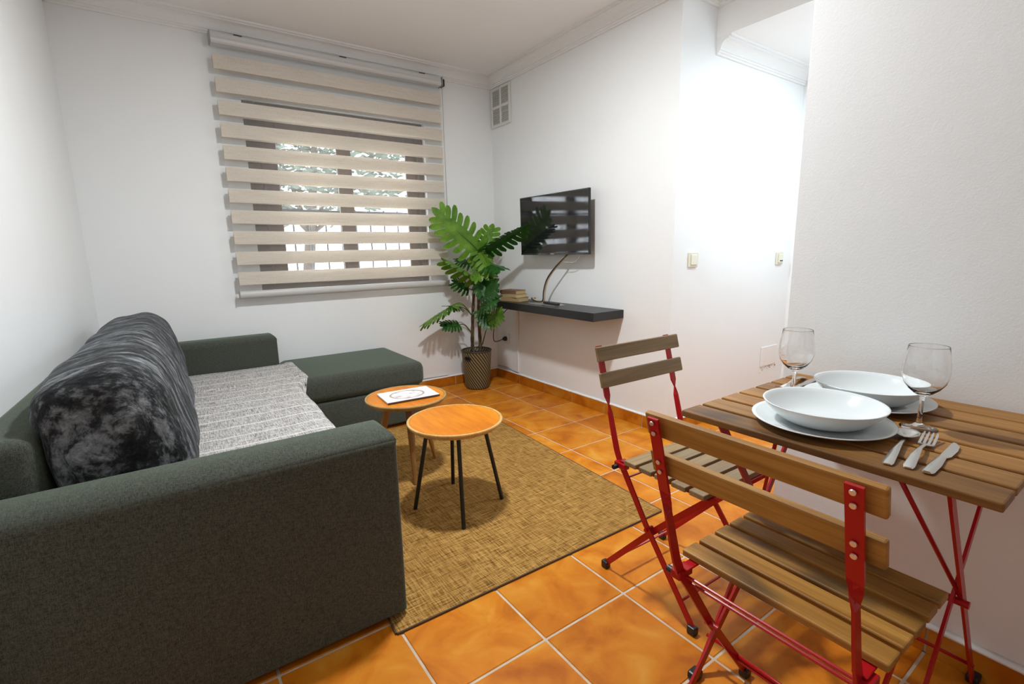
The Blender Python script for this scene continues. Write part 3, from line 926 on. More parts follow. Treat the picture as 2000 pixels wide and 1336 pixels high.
# ------------------------------------------------------------------ coffee tables
q = MatB('orange_stained_veneer')
f = q.noise(q.coord((40, 5, 40), rot=(0, 0, .6), rnd=True), 1.0, 4, .6); g = q.noise(q.coord((3, 3, 3)), 1.0, 2)
c = q.ramp(q.math('ADD', q.math('MULTIPLY', f, .6), q.math('MULTIPLY', g, .4)), [(.35, (.55, .150, .006)), (.52, (.68, .215, .009)), (.68, (.76, .285, .016))])
q.set(Base_Color=c, Roughness=.42); q.b.inputs['Specular IOR Level'].default_value = .35
VENEER = q.m
PLY = m_wood('pale_birch_rim', 2, ((.46, .26, .085), (.58, .36, .13), (.68, .45, .19)), .4, .5)
LEGW = m_wood('honey_beech_leg', 2, ((.30, .13, .030), (.40, .19, .050), (.48, .25, .075)), .5, .45)
ZT, ZR = .396, .0068
def round_table(name, label, cx, cy, r, legs, legmat, wooden):
    t = thing(name, label, 'coffee table', (cx, cy, ZR), 'small round coffee tables on the rug')
    rim = lathe([(0, ZT - .022), (r * .93, ZT - .022), (r - .004, ZT - .012), (r, ZT - .004), (r - .001, ZT), (r - .006, ZT + .0016), (r - .011, ZT), (r - .012, ZT - .004), (0, ZT - .004)], 72, (cx, cy, 0))
    top = obj('tabletop', rim, PLY, t, smooth=True, auto=35, world=True)
    obj('veneer_disc', lathe([(0, ZT - .0036), (r - .0125, ZT - .0036), (r - .0125, ZT - .0012), (r - .0135, ZT - .0004), (0, ZT - .0004)], 72, (cx, cy, 0)), VENEER, t, smooth=True, auto=35, world=True)
    for fx, fy in legs:
        k = .50 if wooden else .62
        tx, ty = cx + (fx - cx) * k, cy + (fy - cy) * k
        zt = ZT - .0225
        if wooden:
            pts = [(tx, ty, zt), (tx + (fx - tx) * .35, ty + (fy - ty) * .35, zt * .65), (fx, fy, ZR + .0005)]
            obj('leg', T(pts, 0, 14, [.019, .0165, .0095]), legmat, t, smooth=True, auto=40, world=True)
        else:
            obj('leg', T([(tx, ty, zt), (fx, fy, ZR + .0005)], .0085, 12), legmat, t, smooth=True, auto=40, world=True)
    if wooden:
        obj('leg_block', lathe([(0, ZT - .046), (.10, ZT - .046), (.115, ZT - .040), (.115, ZT - .0225), (0, ZT - .0225)], 32, (cx, cy, 0)), legmat, t, smooth=True, auto=35, world=True)
    return t
BLK = simple('matt_black_steel', (.012, .012, .012), .5)
round_table('coffee_table', 'small round orange coffee table on four thin black metal legs', -1.385, -1.772, .200,
            [(-1.553, -1.695), (-1.311, -1.585), (-1.462, -1.953), (-1.209, -1.847)], BLK, False)
round_table('coffee_table', 'small round orange coffee table on three splayed wooden legs, magazine on top', -1.412, -1.325, .196,
            [(-1.245, -1.266), (-1.457, -1.486), (-1.541, -1.193)], LEGW, True)
# magazine
mg = thing('magazine', 'glossy magazine lying on the wooden-legged coffee table', 'magazine', (-1.405, -1.335, ZT + .0022), rz=math.radians(-4))
PAGE = simple('magazine_pages', (.86, .85, .83), .6)
obj('pages', B(-.128, .128, -.090, .090, .0, .007, .001, 1), PAGE, mg)
q = MatB('magazine_cover_print')
v = q.coord((1, 1, 1))
sep = q.n('ShaderNodeSeparateXYZ'); q.l(v, sep.inputs[0])
n1 = q.noise(q.coord((26, 34, 1)), 1.0, 3, .6, .5)
c = q.ramp(n1, [(.30, (.36, .26, .28)), (.42, (.74, .66, .67)), (.52, (.90, .90, .93)), (.62, (.95, .90, .85)), (.72, (.62, .44, .36))])
# oval portrait field in the middle, plain pale margins, small print on the right
dx = q.math('MULTIPLY', q.math('ADD', sep.outputs['X'], .005), 11.5); dy = q.math('MULTIPLY', sep.outputs['Y'], 14.0)
rad = q.math('MULTIPLY', q.math('ADD', q.math('MULTIPLY', dx, dx), q.math('MULTIPLY', dy, dy)), .5)
c = q.mix(q.ramp(rad, [(.34, 0.0), (.40, .85), (.47, .85), (.5, .4)]), c, (.36, .28, .22))
c = q.mix(q.ramp(rad, [(.48, 0.0), (.54, 1.0)]), c, (.93, .93, .92))
pr_ = q.noise(q.coord((90, 160, 1)), 1.0, 1)
c = q.mix(q.math('MULTIPLY', q.ramp(pr_, [(.56, 0.0), (.62, .6)]), q.ramp(q.math('ADD', sep.outputs['X'], .5), [(.585, 0.0), (.595, 1.0)])), c, (.30, .34, .55))
q.set(Base_Color=c, Roughness=.25)
obj('cover', B(-.1275, .1275, -.0905, .0905, .0071, .0079), q.m, mg)
obj('spine', B(-.128, .128, -.0925, -.0908, .0005, .0078), simple('magazine_spine', (.06, .05, .05), .4), mg)

# ------------------------------------------------------------------ potted plant
PX, PY = -.335, -.202
plant = thing('potted_philodendron', 'tall green split-leaf plant in a woven basket pot in the corner', 'plant', (PX, PY, 0))
def weave(r, z, th):
    return r + .0022 * math.sin(30 * th + z * 190)
prof = [(0, .002), (.084, .002), (.090, .006)]
for k in range(31):
    z = .010 + .295 * k / 30
    prof.append((.091 + .027 * (z / .305) ** .75, z))
inner = [(.112, .3045), (.108, .285), (.100, .262)]
bm = lathe(prof + [(.118, .309), (.115, .311)] + inner, 180, (0, 0, 0), lambda r, z, th: weave(r, z, th) if .008 < z < .306 and r > .0899 else r)
q = MatB('gold_black_basketry')
tc = q.n('ShaderNodeTexCoord'); sep = q.n('ShaderNodeSeparateXYZ'); q.l(tc.outputs['Object'], sep.inputs[0])
ang = q.math('ARCTAN2', sep.outputs['Y'], sep.outputs['X'])
ph = q.math('ADD', q.math('MULTIPLY', ang, 30.0), q.math('MULTIPLY', sep.outputs['Z'], 190.0))
s_ = q.math('SINE', ph, 0.0)
hz = q.math('SINE', q.math('MULTIPLY', sep.outputs['Z'], 900.0), 0.0)
s_ = q.math('ADD', s_, q.math('MULTIPLY', hz, .25))
ns = q.noise(tc.outputs['Object'], 60.0, 2)
c = q.ramp(q.math('ADD', q.math('MULTIPLY', s_, .5), .5), [(.25, (.018, .014, .009)), (.55, (.10, .075, .034)), (.85, (.34, .26, .12))])
c = q.mix(q.math('MULTIPLY', ns, .35), c, (.10, .085, .05))
q.set(Base_Color=c, Roughness=.45); q.b.inputs['Specular IOR Level'].default_value = .4
pot = obj('pot', bm, q.m, plant, smooth=True)
obj('rim', lathe([(.1165, .300), (.1215, .304), (.1215, .311), (.117, .314), (.113, .311), (.1125, .302)], 72), simple('dark_pot_rim', (.045, .038, .025), .6), pot, smooth=True)
SOIL = MatB('dark_soil'); SOIL.set(Base_Color=SOIL.ramp(SOIL.noise(SOIL.coord(), 70.0), [(.3, (.012, .009, .007)), (.7, (.05, .037, .025))]), Roughness=.95)
SOIL.bump(SOIL.noise(SOIL.coord(), 60.0), .9, .01)
obj('soil', lathe([(0, .284), (.05, .282), (.106, .279)], 48, (0, 0, 0), lambda r, z, th: r), SOIL.m, pot, smooth=True)
# cut-out handle on the side that faces the room
ha = math.atan2(-.35, -1.0) + .05
hh_ = T([(.1205 * math.cos(ha + s), .1205 * math.sin(ha + s), .258 + dz) for s, dz in ((-.22, .0), (-.20, .012), (0, .016), (.20, .012), (.22, 0), (.20, -.012), (0, -.016), (-.20, -.012), (-.22, .0))], .004, 6)
obj('handle', hh_, simple('dark_handle_binding', (.03, .025, .02), .7), pot, smooth=True)
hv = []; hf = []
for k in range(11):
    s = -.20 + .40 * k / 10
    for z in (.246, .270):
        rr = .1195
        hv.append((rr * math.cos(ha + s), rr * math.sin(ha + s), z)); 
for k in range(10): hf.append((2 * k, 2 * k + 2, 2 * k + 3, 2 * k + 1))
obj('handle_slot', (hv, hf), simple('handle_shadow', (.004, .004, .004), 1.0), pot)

STEMM = MatB('brown_fibre_stem'); 
STEMM.set(Base_Color=STEMM.ramp(STEMM.noise(STEMM.coord((60, 60, 14)), 1.0, 3), [(.35, (.035, .020, .010)), (.6, (.12, .07, .030)), (.75, (.20, .14, .06))]), Roughness=.85)
STEMM.bump(STEMM.noise(STEMM.coord((80, 80, 40)), 1.0, 3), .8, .006); STEMM = STEMM.m
for pts in ([(-.352, -.190, .279), (-.362, -.186, .36), (-.352, -.190, .57), (-.335, -.200, .80), (-.322, -.210, .88)], [(-.305, -.214, .279), (-.307, -.217, .36), (-.310, -.216, .65), (-.300, -.222, .87), (-.295, -.235, 1.02)]):
    P = smooth_path(pts, 8)
    n = len(P)
    obj('stem', T(P, 0, 12, [(.0145 - .006 * i / n) * (1 + .12 * math.sin(i * 2.1)) for i in range(n)]), STEMM, plant, smooth=True, world=True)
def m_leaf(name, c0, c1):
    q = MatB(name)
    f = q.noise(q.coord((12, 12, 12)), 1.0, 3)
    q.set(Base_Color=q.ramp(f, [(.3, c0), (.7, c1)]), Roughness=.38)
    q.b.inputs['Specular IOR Level'].default_value = .4
    q.b.inputs['Transmission Weight'].default_value = 0.0
    tl = q.n('ShaderNodeBsdfTranslucent'); q.l(q.ramp(f, [(.3, c0), (.7, c1)]), tl.inputs[0])
    mx = q.n('ShaderNodeMixShader'); mx.inputs[0].default_value = .22
    q.l(q.b.outputs[0], mx.inputs[1]); q.l(tl.outputs[0], mx.inputs[2]); q.l(mx.outputs[0], q.out.inputs['Surface'])
    return q.m
LEAFA = m_leaf('bright_green_leaf', (.065, .175, .008), (.165, .34, .028))
LEAFB = m_leaf('deep_green_leaf', (.012, .070, .010), (.035, .15, .020))
PET = simple('green_petiole', (.06, .10, .02), .5)
def leaf(base, tip, nrm, wid, mat, root=None, lobes=8, droop=.10, fold=.18, mid=None):
    """split leaf from base to tip; nrm = side it faces; lobes on both sides of a midrib"""
    base, tip = Vector(base), Vector(tip)
    L = (tip - base).length
    ydir = (tip - base).normalized()
    nz = Vector(nrm); nz = (nz - ydir * nz.dot(ydir)).normalized()
    xdir = ydir.cross(nz).normalized()
    vs_, fs_ = [], []
    def put_(x, y, extra=0.0):
        t = y / L
        z = -droop * L * (t * t) - fold * abs(x) ** 1.25 * 2.0 + extra + .16 * L * t * 0
        vs_.append(tuple(base + xdir * x + ydir * y + nz * z))
        return len(vs_) - 1
    def shape(t):                                   # half width envelope
        return wid * (0.62 + 0.75 * t - 1.25 * t * t) if t < .55 else wid * (0.655 * (1 - ((t - .55) / .47) ** 2) + .02)
    # central blade
    prev = None
    N = 14
    for k in range(N + 1):
        t = k / N
        hw = wid * (.24 + .08 * math.sin(PI * min(1, t * 1.1))) * (1 - t ** 3) + .003
        cur = [put_(-hw, t * L), put_(-hw * .5, t * L, .002), put_(0, t * L, -.003), put_(hw * .5, t * L, .002), put_(hw, t * L)]
        if prev:
            for j in range(4): fs_.append((prev[j], prev[j + 1], cur[j + 1], cur[j]))
        prev = cur
    # lobes
    for side in (-1, 1):
        for k in range(lobes):
            t = .02 + .90 * (k + .25 * (side > 0)) / lobes
            ln = max(.03, shape(t)) * (1 + .10 * math.sin(k * 2.7 + side))
            ang = math.radians(112 - 82 * t) if t < .35 else math.radians(83 - 52 * (t - .35))
            d = Vector((side * math.sin(ang), math.cos(ang)))
            pv = Vector((-d.y, d.x))
            w0 = L / lobes * .47
            prev = None
            M_ = 8
            for j in range(M_ + 1):
                s = j / M_
                c_ = Vector((side * wid * .05, t * L)) + d * (ln * s) + Vector((0, ln * .18 * s * s))
                ww = w0 * (.62 + .45 * s) * math.sqrt(max(0, 1 - (s * .985) ** 5)) + .001
                cur = [put_(c_.x - pv.x * ww, c_.y - pv.y * ww, -.004 * s), put_(c_.x, c_.y, .003 - .012 * s), put_(c_.x + pv.x * ww, c_.y + pv.y * ww, -.004 * s)]
                if prev:
                    for a in range(2): fs_.append((prev[a], prev[a + 1], cur[a + 1], cur[a]))
                prev = cur
    # end lobe
    prev = None
    for j in range(6):
        s = j / 5
        yv = L * (.88 + .17 * s); ww = L / lobes * .5 * (1 - s ** 3) + .002
        cur = [put_(-ww, yv), put_(0, yv, .002), put_(ww, yv)]
        if prev:
            for a in range(2): fs_.append((prev[a], prev[a + 1], cur[a + 1], cur[a]))
        prev = cur
    o = obj('leaf', (vs_, fs_), mat, plant, smooth=True, world=True)
    if root is not None:
        pts = [root] + ([mid] if mid else []) + [tuple(base), tuple(base + ydir * L * .5 - nz * (.004 + droop * L * .25))]
        P = smooth_path(pts, 6)
        obj('petiole', T(P, 0, 7, [.0048 - .0028 * i / len(P) for i in range(len(P))]), PET, o, smooth=True, world=True)
    return o
C = Vector((-2.31, -3.53, 1.09))
tocam = (C - Vector((-.35, -.25, 1.1))).normalized()
S1, S2 = (-.322, -.210, .88), (-.298, -.228, .95)
leaf((-.36, -.31, 1.09), (-.668, -.250, 1.385), tocam + Vector((.1, 0, .25)), .190, LEAFA, S2, 8, .05, .10)
leaf((-.315, -.285, 1.06), (-.205, -.285, 1.290), tocam * .6 + Vector((-.2, -.2, .35)), .130, LEAFA, S2, 6, .12, .25)
leaf((-.30, -.33, 1.09), (-.205, -.740, 1.285), Vector((.35, -.1, 1.0)), .125, LEAFB, S2, 8, .08, .35)
leaf((-.37, -.29, .88), (-.595, -.240, 1.065), Vector((.45, .1, .8)), .14, LEAFA, S1, 6, .12, .55)
leaf((-.335, -.32, .99), (-.300, -.560, .975), Vector((-.15, -.35, .9)), .13, LEAFB, S2, 7, .12, .20)
leaf((-.350, -.34, 1.085), (-.320, -.465, .920), tocam + Vector((.55, 0, .35)), .120, LEAFA, S2, 6, .10, .25)
leaf((-.365, -.33, 1.05), (-.420, -.430, .880), tocam + Vector((-.45, 0, .4)), .110, LEAFA, S2, 6, .10, .35)
leaf((-.32, -.30, .95), (-.235, -.360, .850), tocam * .8 + Vector((.3, -.1, .5)), .125, LEAFA, S2, 6, .10, .2)
leaf((-.345, -.30, .90), (-.370, -.400, .760), tocam * .8 + Vector((-.1, .1, .5)), .105, LEAFB, S1, 6, .10, .2)
leaf((-.360, -.320, .73), (-.362, -.555, .845), tocam * .7 + Vector((-.4, .1, .45)), .120, LEAFB, (-.308, -.222, .64), 7, .08, .15)
leaf((-.365, -.335, .67), (-.368, -.560, .745), tocam * .6 + Vector((-.2, .1, .6)), .115, LEAFB, (-.308, -.222, .57), 7, .10, .15)
leaf((-.345, -.30, .64), (-.335, -.420, .520), tocam * .8 + Vector((.2, .1, .3)), .095, LEAFB, (-.308, -.222, .54), 6, .08, .15)
leaf((-.335, -.390, .550), (-.330, -.570, .645), tocam + Vector((0, 0, .5)), .095, LEAFA, (-.290, -.222, .35), 7, .06, .12, mid=(-.305, -.30, .46))
leaf((-.500, -.190, .690), (-.800, -.160, .575), Vector((.15, .30, 1.0)), .16, LEAFA, (-.352, -.19, .58), 8, .10, .30, mid=(-.43, -.185, .675))
leaf((-.470, -.195, .665), (-.590, -.230, .690), tocam * .5 + Vector((0, .2, .7)), .095, LEAFB, (-.352, -.19, .58), 6, .06, .2, mid=(-.41, -.19, .64))
leaf((-.472, -.185, .525), (-.632, -.200, .548), tocam * .7 + Vector((0, .1, .6)), .085, LEAFB, (-.360, -.188, .44), 7, .12, .18, mid=(-.42, -.185, .515))
leaf((-.375, -.18, .80), (-.490, -.155, .880), tocam * .7 + Vector((.2, .2, .5)), .11, LEAFB, (-.335, -.20, .78), 6, .15, .2)
leaf((-.30, -.19, .97), (-.190, -.115, 1.03), Vector((-.2, -.5, .9)), .12, LEAFB, S2, 6, .10, .2)
leaf((-.35, -.20, 1.0), (-.46, -.145, 1.03), tocam * .3 + Vector((.0, -.3, .9)), .11, LEAFB, S2, 6, .15, .2)
leaf((-.31, -.25, .86), (-.215, -.32, .800), tocam * .8 + Vector((.1, .1, .5)), .115, LEAFB, S2, 6, .10, .2)

# ------------------------------------------------------------------ folding chairs
def make_chair(label, loc, rz, wood):
    """local frame: +y forward, back edge of the backrest at y = 0, x across"""
    t = thing('folding_chair', label, 'chair', (0, 0, 0), 'red folding bistro chairs')
    W = .195
    lean = math.atan2(.040, .15)
    for zc, yc in ((.757, .018), (.676, .037)):
        m = Matrix.Translation((0, yc, zc)) @ Matrix.Rotation(lean, 4, 'X')
        obj('backrest_slat', B(-W, W, -.0065, .0065, -.024, .024, .0035, 2, m), wood, t)
    for s in (-1, 1):
        x = s * .163
        bm = bmesh.new()
        P = [(0, .778), (.012, .735), (.028, .675), (.042, .622), (.050, .595), (.056, .570), (.075, .500), (.088, .455), (.104, .418), (.128, .385), (.215, .252), (.393, .018)]
        P = [(y - .0085, z) for y, z in P]
        A = [0, 0, 0, 0, .5, 1, 1, 1, 1, 1, 1, 1]
        pts, ws = [], []
        for i, ((y, z), a) in enumerate(zip(P, A)):
            y0, z0 = P[max(0, i - 1)]; y1, z1 = P[min(len(P) - 1, i + 1)]
            d = Vector((0, y1 - y0, z1 - z0)).normalized()
            nrm = Vector((1, 0, 0)).cross(d)
            ang = a * PI / 2
            wv = (Vector((1, 0, 0)) * math.cos(ang) + nrm * math.sin(ang))
            tv_ = (nrm * math.cos(ang) - Vector((1, 0, 0)) * math.sin(ang))
            hwid = .0115 if i < 4 else (.009 if i < 6 else (.0105 if i < 10 else .0095))
            pts.append((x, y, z)); ws.append((wv * hwid, tv_ * .0026))
        bar(bm, pts, ws)
        br = obj('back_bar', bm, RED, t)
        for zc, yc in ((.769, -.0005), (.748, .0055), (.687, .0215), (.666, .0275)):
            m = Matrix.Translation((x, yc - .0085, zc)) @ Matrix.Rotation(PI / 2 + lean, 4, 'X')
            sb = lathe([(0, .0012), (.0042, .0012), (.0046, .0002), (.0046, -.001), (0, -.001)], 12)
            bmesh.ops.transform(sb, matrix=Matrix.Translation((0, -.0030, -.0008)) @ m, verts=sb.verts)
            obj('screw', sb, SCREW, br, smooth=True, auto=40)
        # front leg frame: from the front of the seat back down to the rear foot
        bm = bmesh.new()
        xi = s * .148
        Q = [(.418, .428), (.30, .312), (.215, .225), (.10, .098), (.028, .018)]
        ptsq, wq = [], []
        for i, (y, z) in enumerate(Q):
            d = Vector((0, Q[min(i + 1, 4)][0] - Q[max(0, i - 1)][0], Q[min(i + 1, 4)][1] - Q[max(0, i - 1)][1])).normalized()
            nrm = Vector((1, 0, 0)).cross(d)
            ptsq.append((xi, y, z)); wq.append((nrm * .0095, Vector((1, 0, 0)) * .0026))
        bar(bm, ptsq, wq)
        obj('leg', bm, RED, t)
        obj('pivot', T([(s * .140, .2115, .240), (s * .172, .2115, .240)], .006, 12), RED, t, smooth=True, auto=40)
        # seat rail with its hinge
        obj('seat_rail', B(min(s * .150, s * .172), max(s * .150, s * .172), .100, .418, .424, .4285, .001, 1), RED, t)
        obj('hinge_bracket', B(min(s * .157, s * .180), max(s * .157, s * .180), .085, .130, .404, .4235, .002, 1), RED, t)
        obj('hinge_knob', T([(s * .168, .098, .410), (s * .196, .098, .410)], .0075, 12), BLACK_PLASTIC, t, smooth=True, auto=40)
        # rubber feet
        obj('foot_cap', B(x - .011, x + .011, .372, .398, .0005, .026, .004, 2), BLACK_PLASTIC, t)
        obj('foot_cap', B(xi - .011, xi + .011, .012, .038, .0005, .026, .004, 2), BLACK_PLASTIC, t)
    for (y, z, r, hw) in ((.112, .405, .0034, .16), (.130, .379, .0034, .16), (.340, .075, .0040, .162), (.075, .067, .0040, .147), (.405, .419, .0042, .15)):
        obj('cross_rod', T([(-hw, y, z), (hw, y, z)], r, 8), RED, t, smooth=True, auto=40)
    for k in range(5):
        y0 = .134 + k * .0585
        obj('seat_slat', B(-.188, .188, y0, y0 + .0470, .429, .4445, .003, 2), wood, t)
    t.location = loc
    t.rotation_euler = (0, 0, rz)
    return t
make_chair('red folding chair with honey-brown slats in front of the table, back towards the sofa', (-1.604, -3.133, 0), -PI / 2 + math.radians(-.5), WOOD_X)
make_chair('red folding chair with greyish slats at the far end of the table by the hall', (-1.033, -2.428, 0), PI + math.radians(-1.2), WOOD_GREY)

# ------------------------------------------------------------------ folding table
tab = thing('folding_table', 'red folding table with a slatted wooden top against the right wall', 'table', (-1.045, -3.11, 0))
TX0, TX1, TY0, TY1, TZ = -1.332, -.766, -3.395, -2.832, .70
NSL = 7
pit = (TX1 - TX0 + .0115) / NSL
for k in range(NSL):
    x0 = TX0 + k * pit
    obj('top_slat', B(x0, x0 + pit - .0115, TY0, TY1, TZ - .016, TZ, .003, 2), WOOD_Y, tab, world=True)
for y in (-2.905, -3.325):
    obj('top_rail', B(TX0 + .03, TX1 - .02, y - .0115, y + .0115, TZ - .0215, TZ - .0165, .001, 1), RED, tab, world=True)
    bm = bmesh.new()
    tri = [(TX0 + .035, TZ - .022), (TX0 + .095, TZ - .022), (TX0 + .060, TZ - .056)]
    a = [bm.verts.new((px, y - .002, pz)) for px, pz in tri]; b = [bm.verts.new((px, y + .002, pz)) for px, pz in tri]
    for k in range(3): bm.faces.new((a[k], a[(k + 1) % 3], b[(k + 1) % 3], b[k]))
    bm.faces.new(a[::-1]); bm.faces.new(b); bmesh.ops.recalc_face_normals(bm, faces=bm.faces)
    obj('corner_plate', bm, RED, tab, world=True)
for y, o in ((-2.892, -1), (-3.318, 1)):
    yi = y + o * .010
    for (xa, xb, yy_) in ((-1.262, -.790, y), (-.852, -1.312, yi)):
        d = Vector((xb - xa, 0, -.675)).normalized()
        nrm = Vector((0, 1, 0)).cross(d)
        bm = bmesh.new()
        pts = [(xa, yy_, TZ - .026), ((xa + xb) / 2, yy_, (TZ - .01) / 2), (xb, yy_, .012)]
        bar(bm, pts, [(nrm * .0095, Vector((0, .0028, 0)))] * 3)
        lg = obj('leg', bm, RED, tab, world=True)
        sgn = 1 if xb > -1 else -1
        obj('foot_cap', B(min(xb - .004 * sgn, xb + .030 * sgn), max(xb - .004 * sgn, xb + .030 * sgn), yy_ - .013, yy_ + .013, .0005, .022, .005, 2), BLACK_PLASTIC, lg, world=True)
    xp = -1.048
    obj('pivot_bolt', T([(xp, y - .014, .352), (xp, yi + .014 if o > 0 else yi - .0, .352)] if o > 0 else [(xp, y + .014, .352), (xp, yi - .014, .352)], .008, 12), RED, tab, smooth=True, auto=40, world=True)
    ye = -3.235 if o > 0 else -3.0
    obj('brace', T([(xp, y, .360), (-1.255 if o > 0 else -1.20, ye, TZ - .020)], .0045, 8), RED, tab, smooth=True, world=True)
for (x, z) in ((-.842, .085), (-1.262, .085)):
    obj('cross_rod', T([(x, -2.89, z), (x, -3.325, z)], .0045, 8), RED, tab, smooth=True, world=True)

# ------------------------------------------------------------------ tableware
CHINA = simple('white_porcelain', (.78, .83, .84), .12, 0, .5)
def plate(x, y, label, r=.134):
    single('dinner_plate', lathe([(0, .0015), (r * .55, .0015), (r * .58, .0005), (r * .62, .0030), (r * .93, .0130), (r * .995, .0165), (r, .0180), (r * .985, .0185), (r * .93, .0160), (r * .64, .0070), (r * .58, .0052), (0, .0050)], 80, (x, y, TZ + .0003)),
           CHINA, label, 'plate', (x, y, TZ + .0003), 'white dinner plates', smooth=True)
def bowl(x, y, label, r=.1165):
    z = TZ + .0062
    prof = [(0, .0015), (.054, .0015), (.056, .0), (.060, .001)]
    for k in range(9):
        a = k / 8
        prof.append((.062 + (r - .063) * a ** .75, .003 + .0415 * a ** 1.35))
    prof += [(r, .0462), (r - .0015, .0472), (r - .004, .0460)]
    for k in range(8, -1, -1):
        a = k / 8
        prof.append((.056 + (r - .062) * a ** .75, .0075 + .0375 * a ** 1.35))
    prof += [(.03, .0065), (0, .0062)]
    single('soup_bowl', lathe(prof, 80, (x, y, z)), CHINA, label, 'bowl', (x, y, z), 'white porcelain bowls', smooth=True)
plate(-1.188, -3.078, 'white dinner plate under the front bowl, nearest the honey-brown chair')
bowl(-1.186, -3.080, 'white porcelain bowl on the front plate, nearest the honey-brown chair')
plate(-.938, -3.075, 'white dinner plate under the rear bowl by the wall')
bowl(-.938, -3.078, 'white porcelain bowl on the rear plate by the wall')
q = MatB('clear_drinking_glass'); q.set(Base_Color=(1.0, 1.0, 1.0), Roughness=.0); q.b.inputs['Transmission Weight'].default_value = 1.0; q.b.inputs['IOR'].default_value = 1.45
WG = q.m
def wineglass(x, y, label):
    z = TZ + .0004
    t = thing('wine_glass', label, 'glass', (x, y, z), 'wine glasses on the slatted table')
    outer = [(.0, .0), (.032, .0), (.0325, .0012), (.028, .0030), (.012, .0058), (.0052, .012), (.0042, .030), (.0042, .060), (.0060, .070)]
    bo = [(.0165, .0765), (.027, .0860), (.0355, .0990), (.0395, .1140), (.0400, .1250), (.0385, .1430), (.0355, .1620), (.0337, .1748), (.0336, .1756)]
    inn = [(.0333, .1760), (.0329, .1756), (.0328, .1748), (.0347, .1620), (.0377, .1430), (.0392, .1250), (.0387, .1140), (.0345, .0995), (.0258, .0872), (.014, .0790), (0, .0765)]
    st = lathe(outer + bo + inn, 56)
    obj('glass_body', st, WG, t, smooth=True)
    return t
wineglass(-1.050, -3.211, 'clear stemmed wine glass beside the cutlery on the table')
wineglass(-1.030, -2.945, 'clear stemmed wine glass at the far edge of the table near the hall')

def handle_profile(L, w0, w1):
    return [(0.0, w0 * .75), (.008, w0), (L * .35, w0 * .85), (L * .75, w1), (L, w1)]
def flat_piece(pts, zc, th, arch=0.0, L=1.0):
    """pts: list of (y, halfwidth); strip along +y with thickness"""
    bm = bmesh.new(); rings = []
    for y, hw in pts:
        z = zc + arch * math.sin(PI * min(1, max(0, y / L)))
        rings.append([bm.verts.new((-hw, y, z)), bm.verts.new((-hw * .6, y, z + th)), bm.verts.new((hw * .6, y, z + th)), bm.verts.new((hw, y, z)), bm.verts.new((hw * .6, y, z - th * .4)), bm.verts.new((-hw * .6, y, z - th * .4))])
    for i in range(len(rings) - 1):
        for k in range(6): bm.faces.new((rings[i][k], rings[i][(k + 1) % 6], rings[i + 1][(k + 1) % 6], rings[i + 1][k]))
    bm.faces.new(rings[0][::-1]); bm.faces.new(rings[-1]); bmesh.ops.recalc_face_normals(bm, faces=bm.faces)
    return bm
Z0C = TZ + .0016
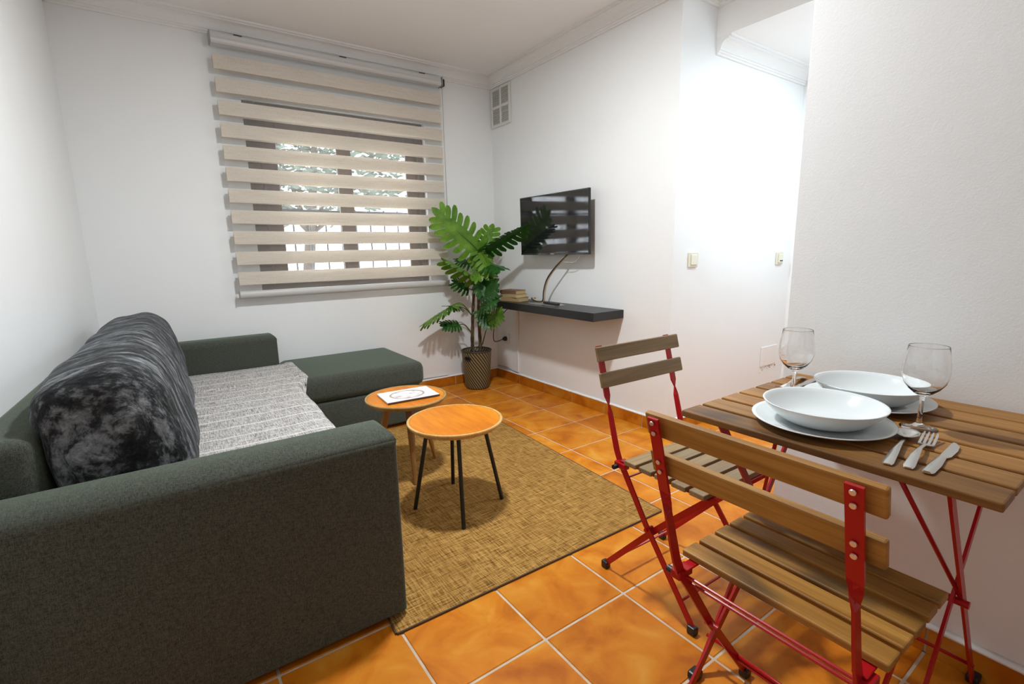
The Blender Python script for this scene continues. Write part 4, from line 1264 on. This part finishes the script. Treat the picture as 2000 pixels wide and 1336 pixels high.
def spoon(x, y, rz, label):
    t = thing('spoon', label, 'spoon', (x, y, Z0C), 'steel cutlery on the slatted table', rz)
    obj('handle', flat_piece(handle_profile(.152, .0085, .0035), .001, .0018, .008, .17), STEEL, t, smooth=True, auto=45)
    bm = bmesh.new(); n, m = 28, 7
    rings = []
    for j in range(m + 1):
        s = j / m
        ring = []
        for k in range(n):
            th = 2 * PI * k / n
            egg = 1 + .10 * math.sin(th)
            ring.append(bm.verts.new((.0200 * s * math.cos(th) * egg, .179 + .0305 * s * math.sin(th), .0005 + .0095 * s * s)))
        rings.append(ring)
    for j in range(m):
        for k in range(n):
            if j == 0: 
                continue
            bm.faces.new((rings[j][k], rings[j][(k + 1) % n], rings[j + 1][(k + 1) % n], rings[j + 1][k]))
    bm.faces.new(rings[1])
    for v_ in rings[0]: bm.verts.remove(v_)
    bmesh.ops.recalc_face_normals(bm, faces=bm.faces)
    ob = obj('spoon_bowl', bm, STEEL, t, smooth=True)
    md = ob.modifiers.new('thickness', 'SOLIDIFY'); md.thickness = .0012
    return t
def fork(x, y, rz, label):
    t = thing('fork', label, 'fork', (x, y, Z0C), 'steel cutlery on the slatted table', rz)
    obj('handle', flat_piece(handle_profile(.125, .0085, .0035) + [(.135, .009), (.146, .0125), (.152, .0125)], .001, .0018, .011, .152), STEEL, t, smooth=True, auto=45)
    for k in range(4):
        xx = -.0105 + k * .007
        P = [(xx, .151, .0015), (xx, .165, .0045), (xx, .182, .0090), (xx * .95, .196, .0130)]
        bm = bmesh.new(); bar(bm, P, [((.0022, 0, 0), (0, 0, .0009))] * 3 + [((.0010, 0, 0), (0, 0, .0006))])
        obj('tine', bm, STEEL, t)
    return t
def knife(x, y, rz, label):
    t = thing('knife', label, 'knife', (x, y, Z0C), 'steel cutlery on the slatted table', rz)
    obj('handle', flat_piece([(0, .006), (.006, .0088), (.05, .0092), (.092, .0065), (.10, .0055)], .002, .0030), STEEL, t, smooth=True, auto=45)
    bm = bmesh.new()
    out = [(-.005, .098), (.006, .098), (.0105, .110), (.0115, .150), (.0090, .178), (.0010, .196), (-.0035, .199), (-.005, .190)]
    a = [bm.verts.new((px, py, .0010)) for px, py in out]; b = [bm.verts.new((px, py, .0024)) for px, py in out]
    for k in range(len(out)): bm.faces.new((a[k], a[(k + 1) % len(out)], b[(k + 1) % len(out)], b[k]))
    bm.faces.new(a[::-1]); bm.faces.new(b); bmesh.ops.recalc_face_normals(bm, faces=bm.faces)
    obj('blade', bm, STEEL, t)
    return t
spoon(-1.313, -3.241, math.radians(-82.2), 'steel spoon beside the front plate, next to the near wine glass')
fork(-1.303, -3.268, math.radians(-84), 'steel fork between the spoon and the knife')
knife(-1.303, -3.294, math.radians(-87.5), 'steel knife at the outer side of the spoon and fork')
fork(-.815, -2.875, math.radians(97), 'steel fork behind the far wine glass')
knife(-.820, -2.905, math.radians(93), 'steel knife beside the rear plate near the far wine glass')
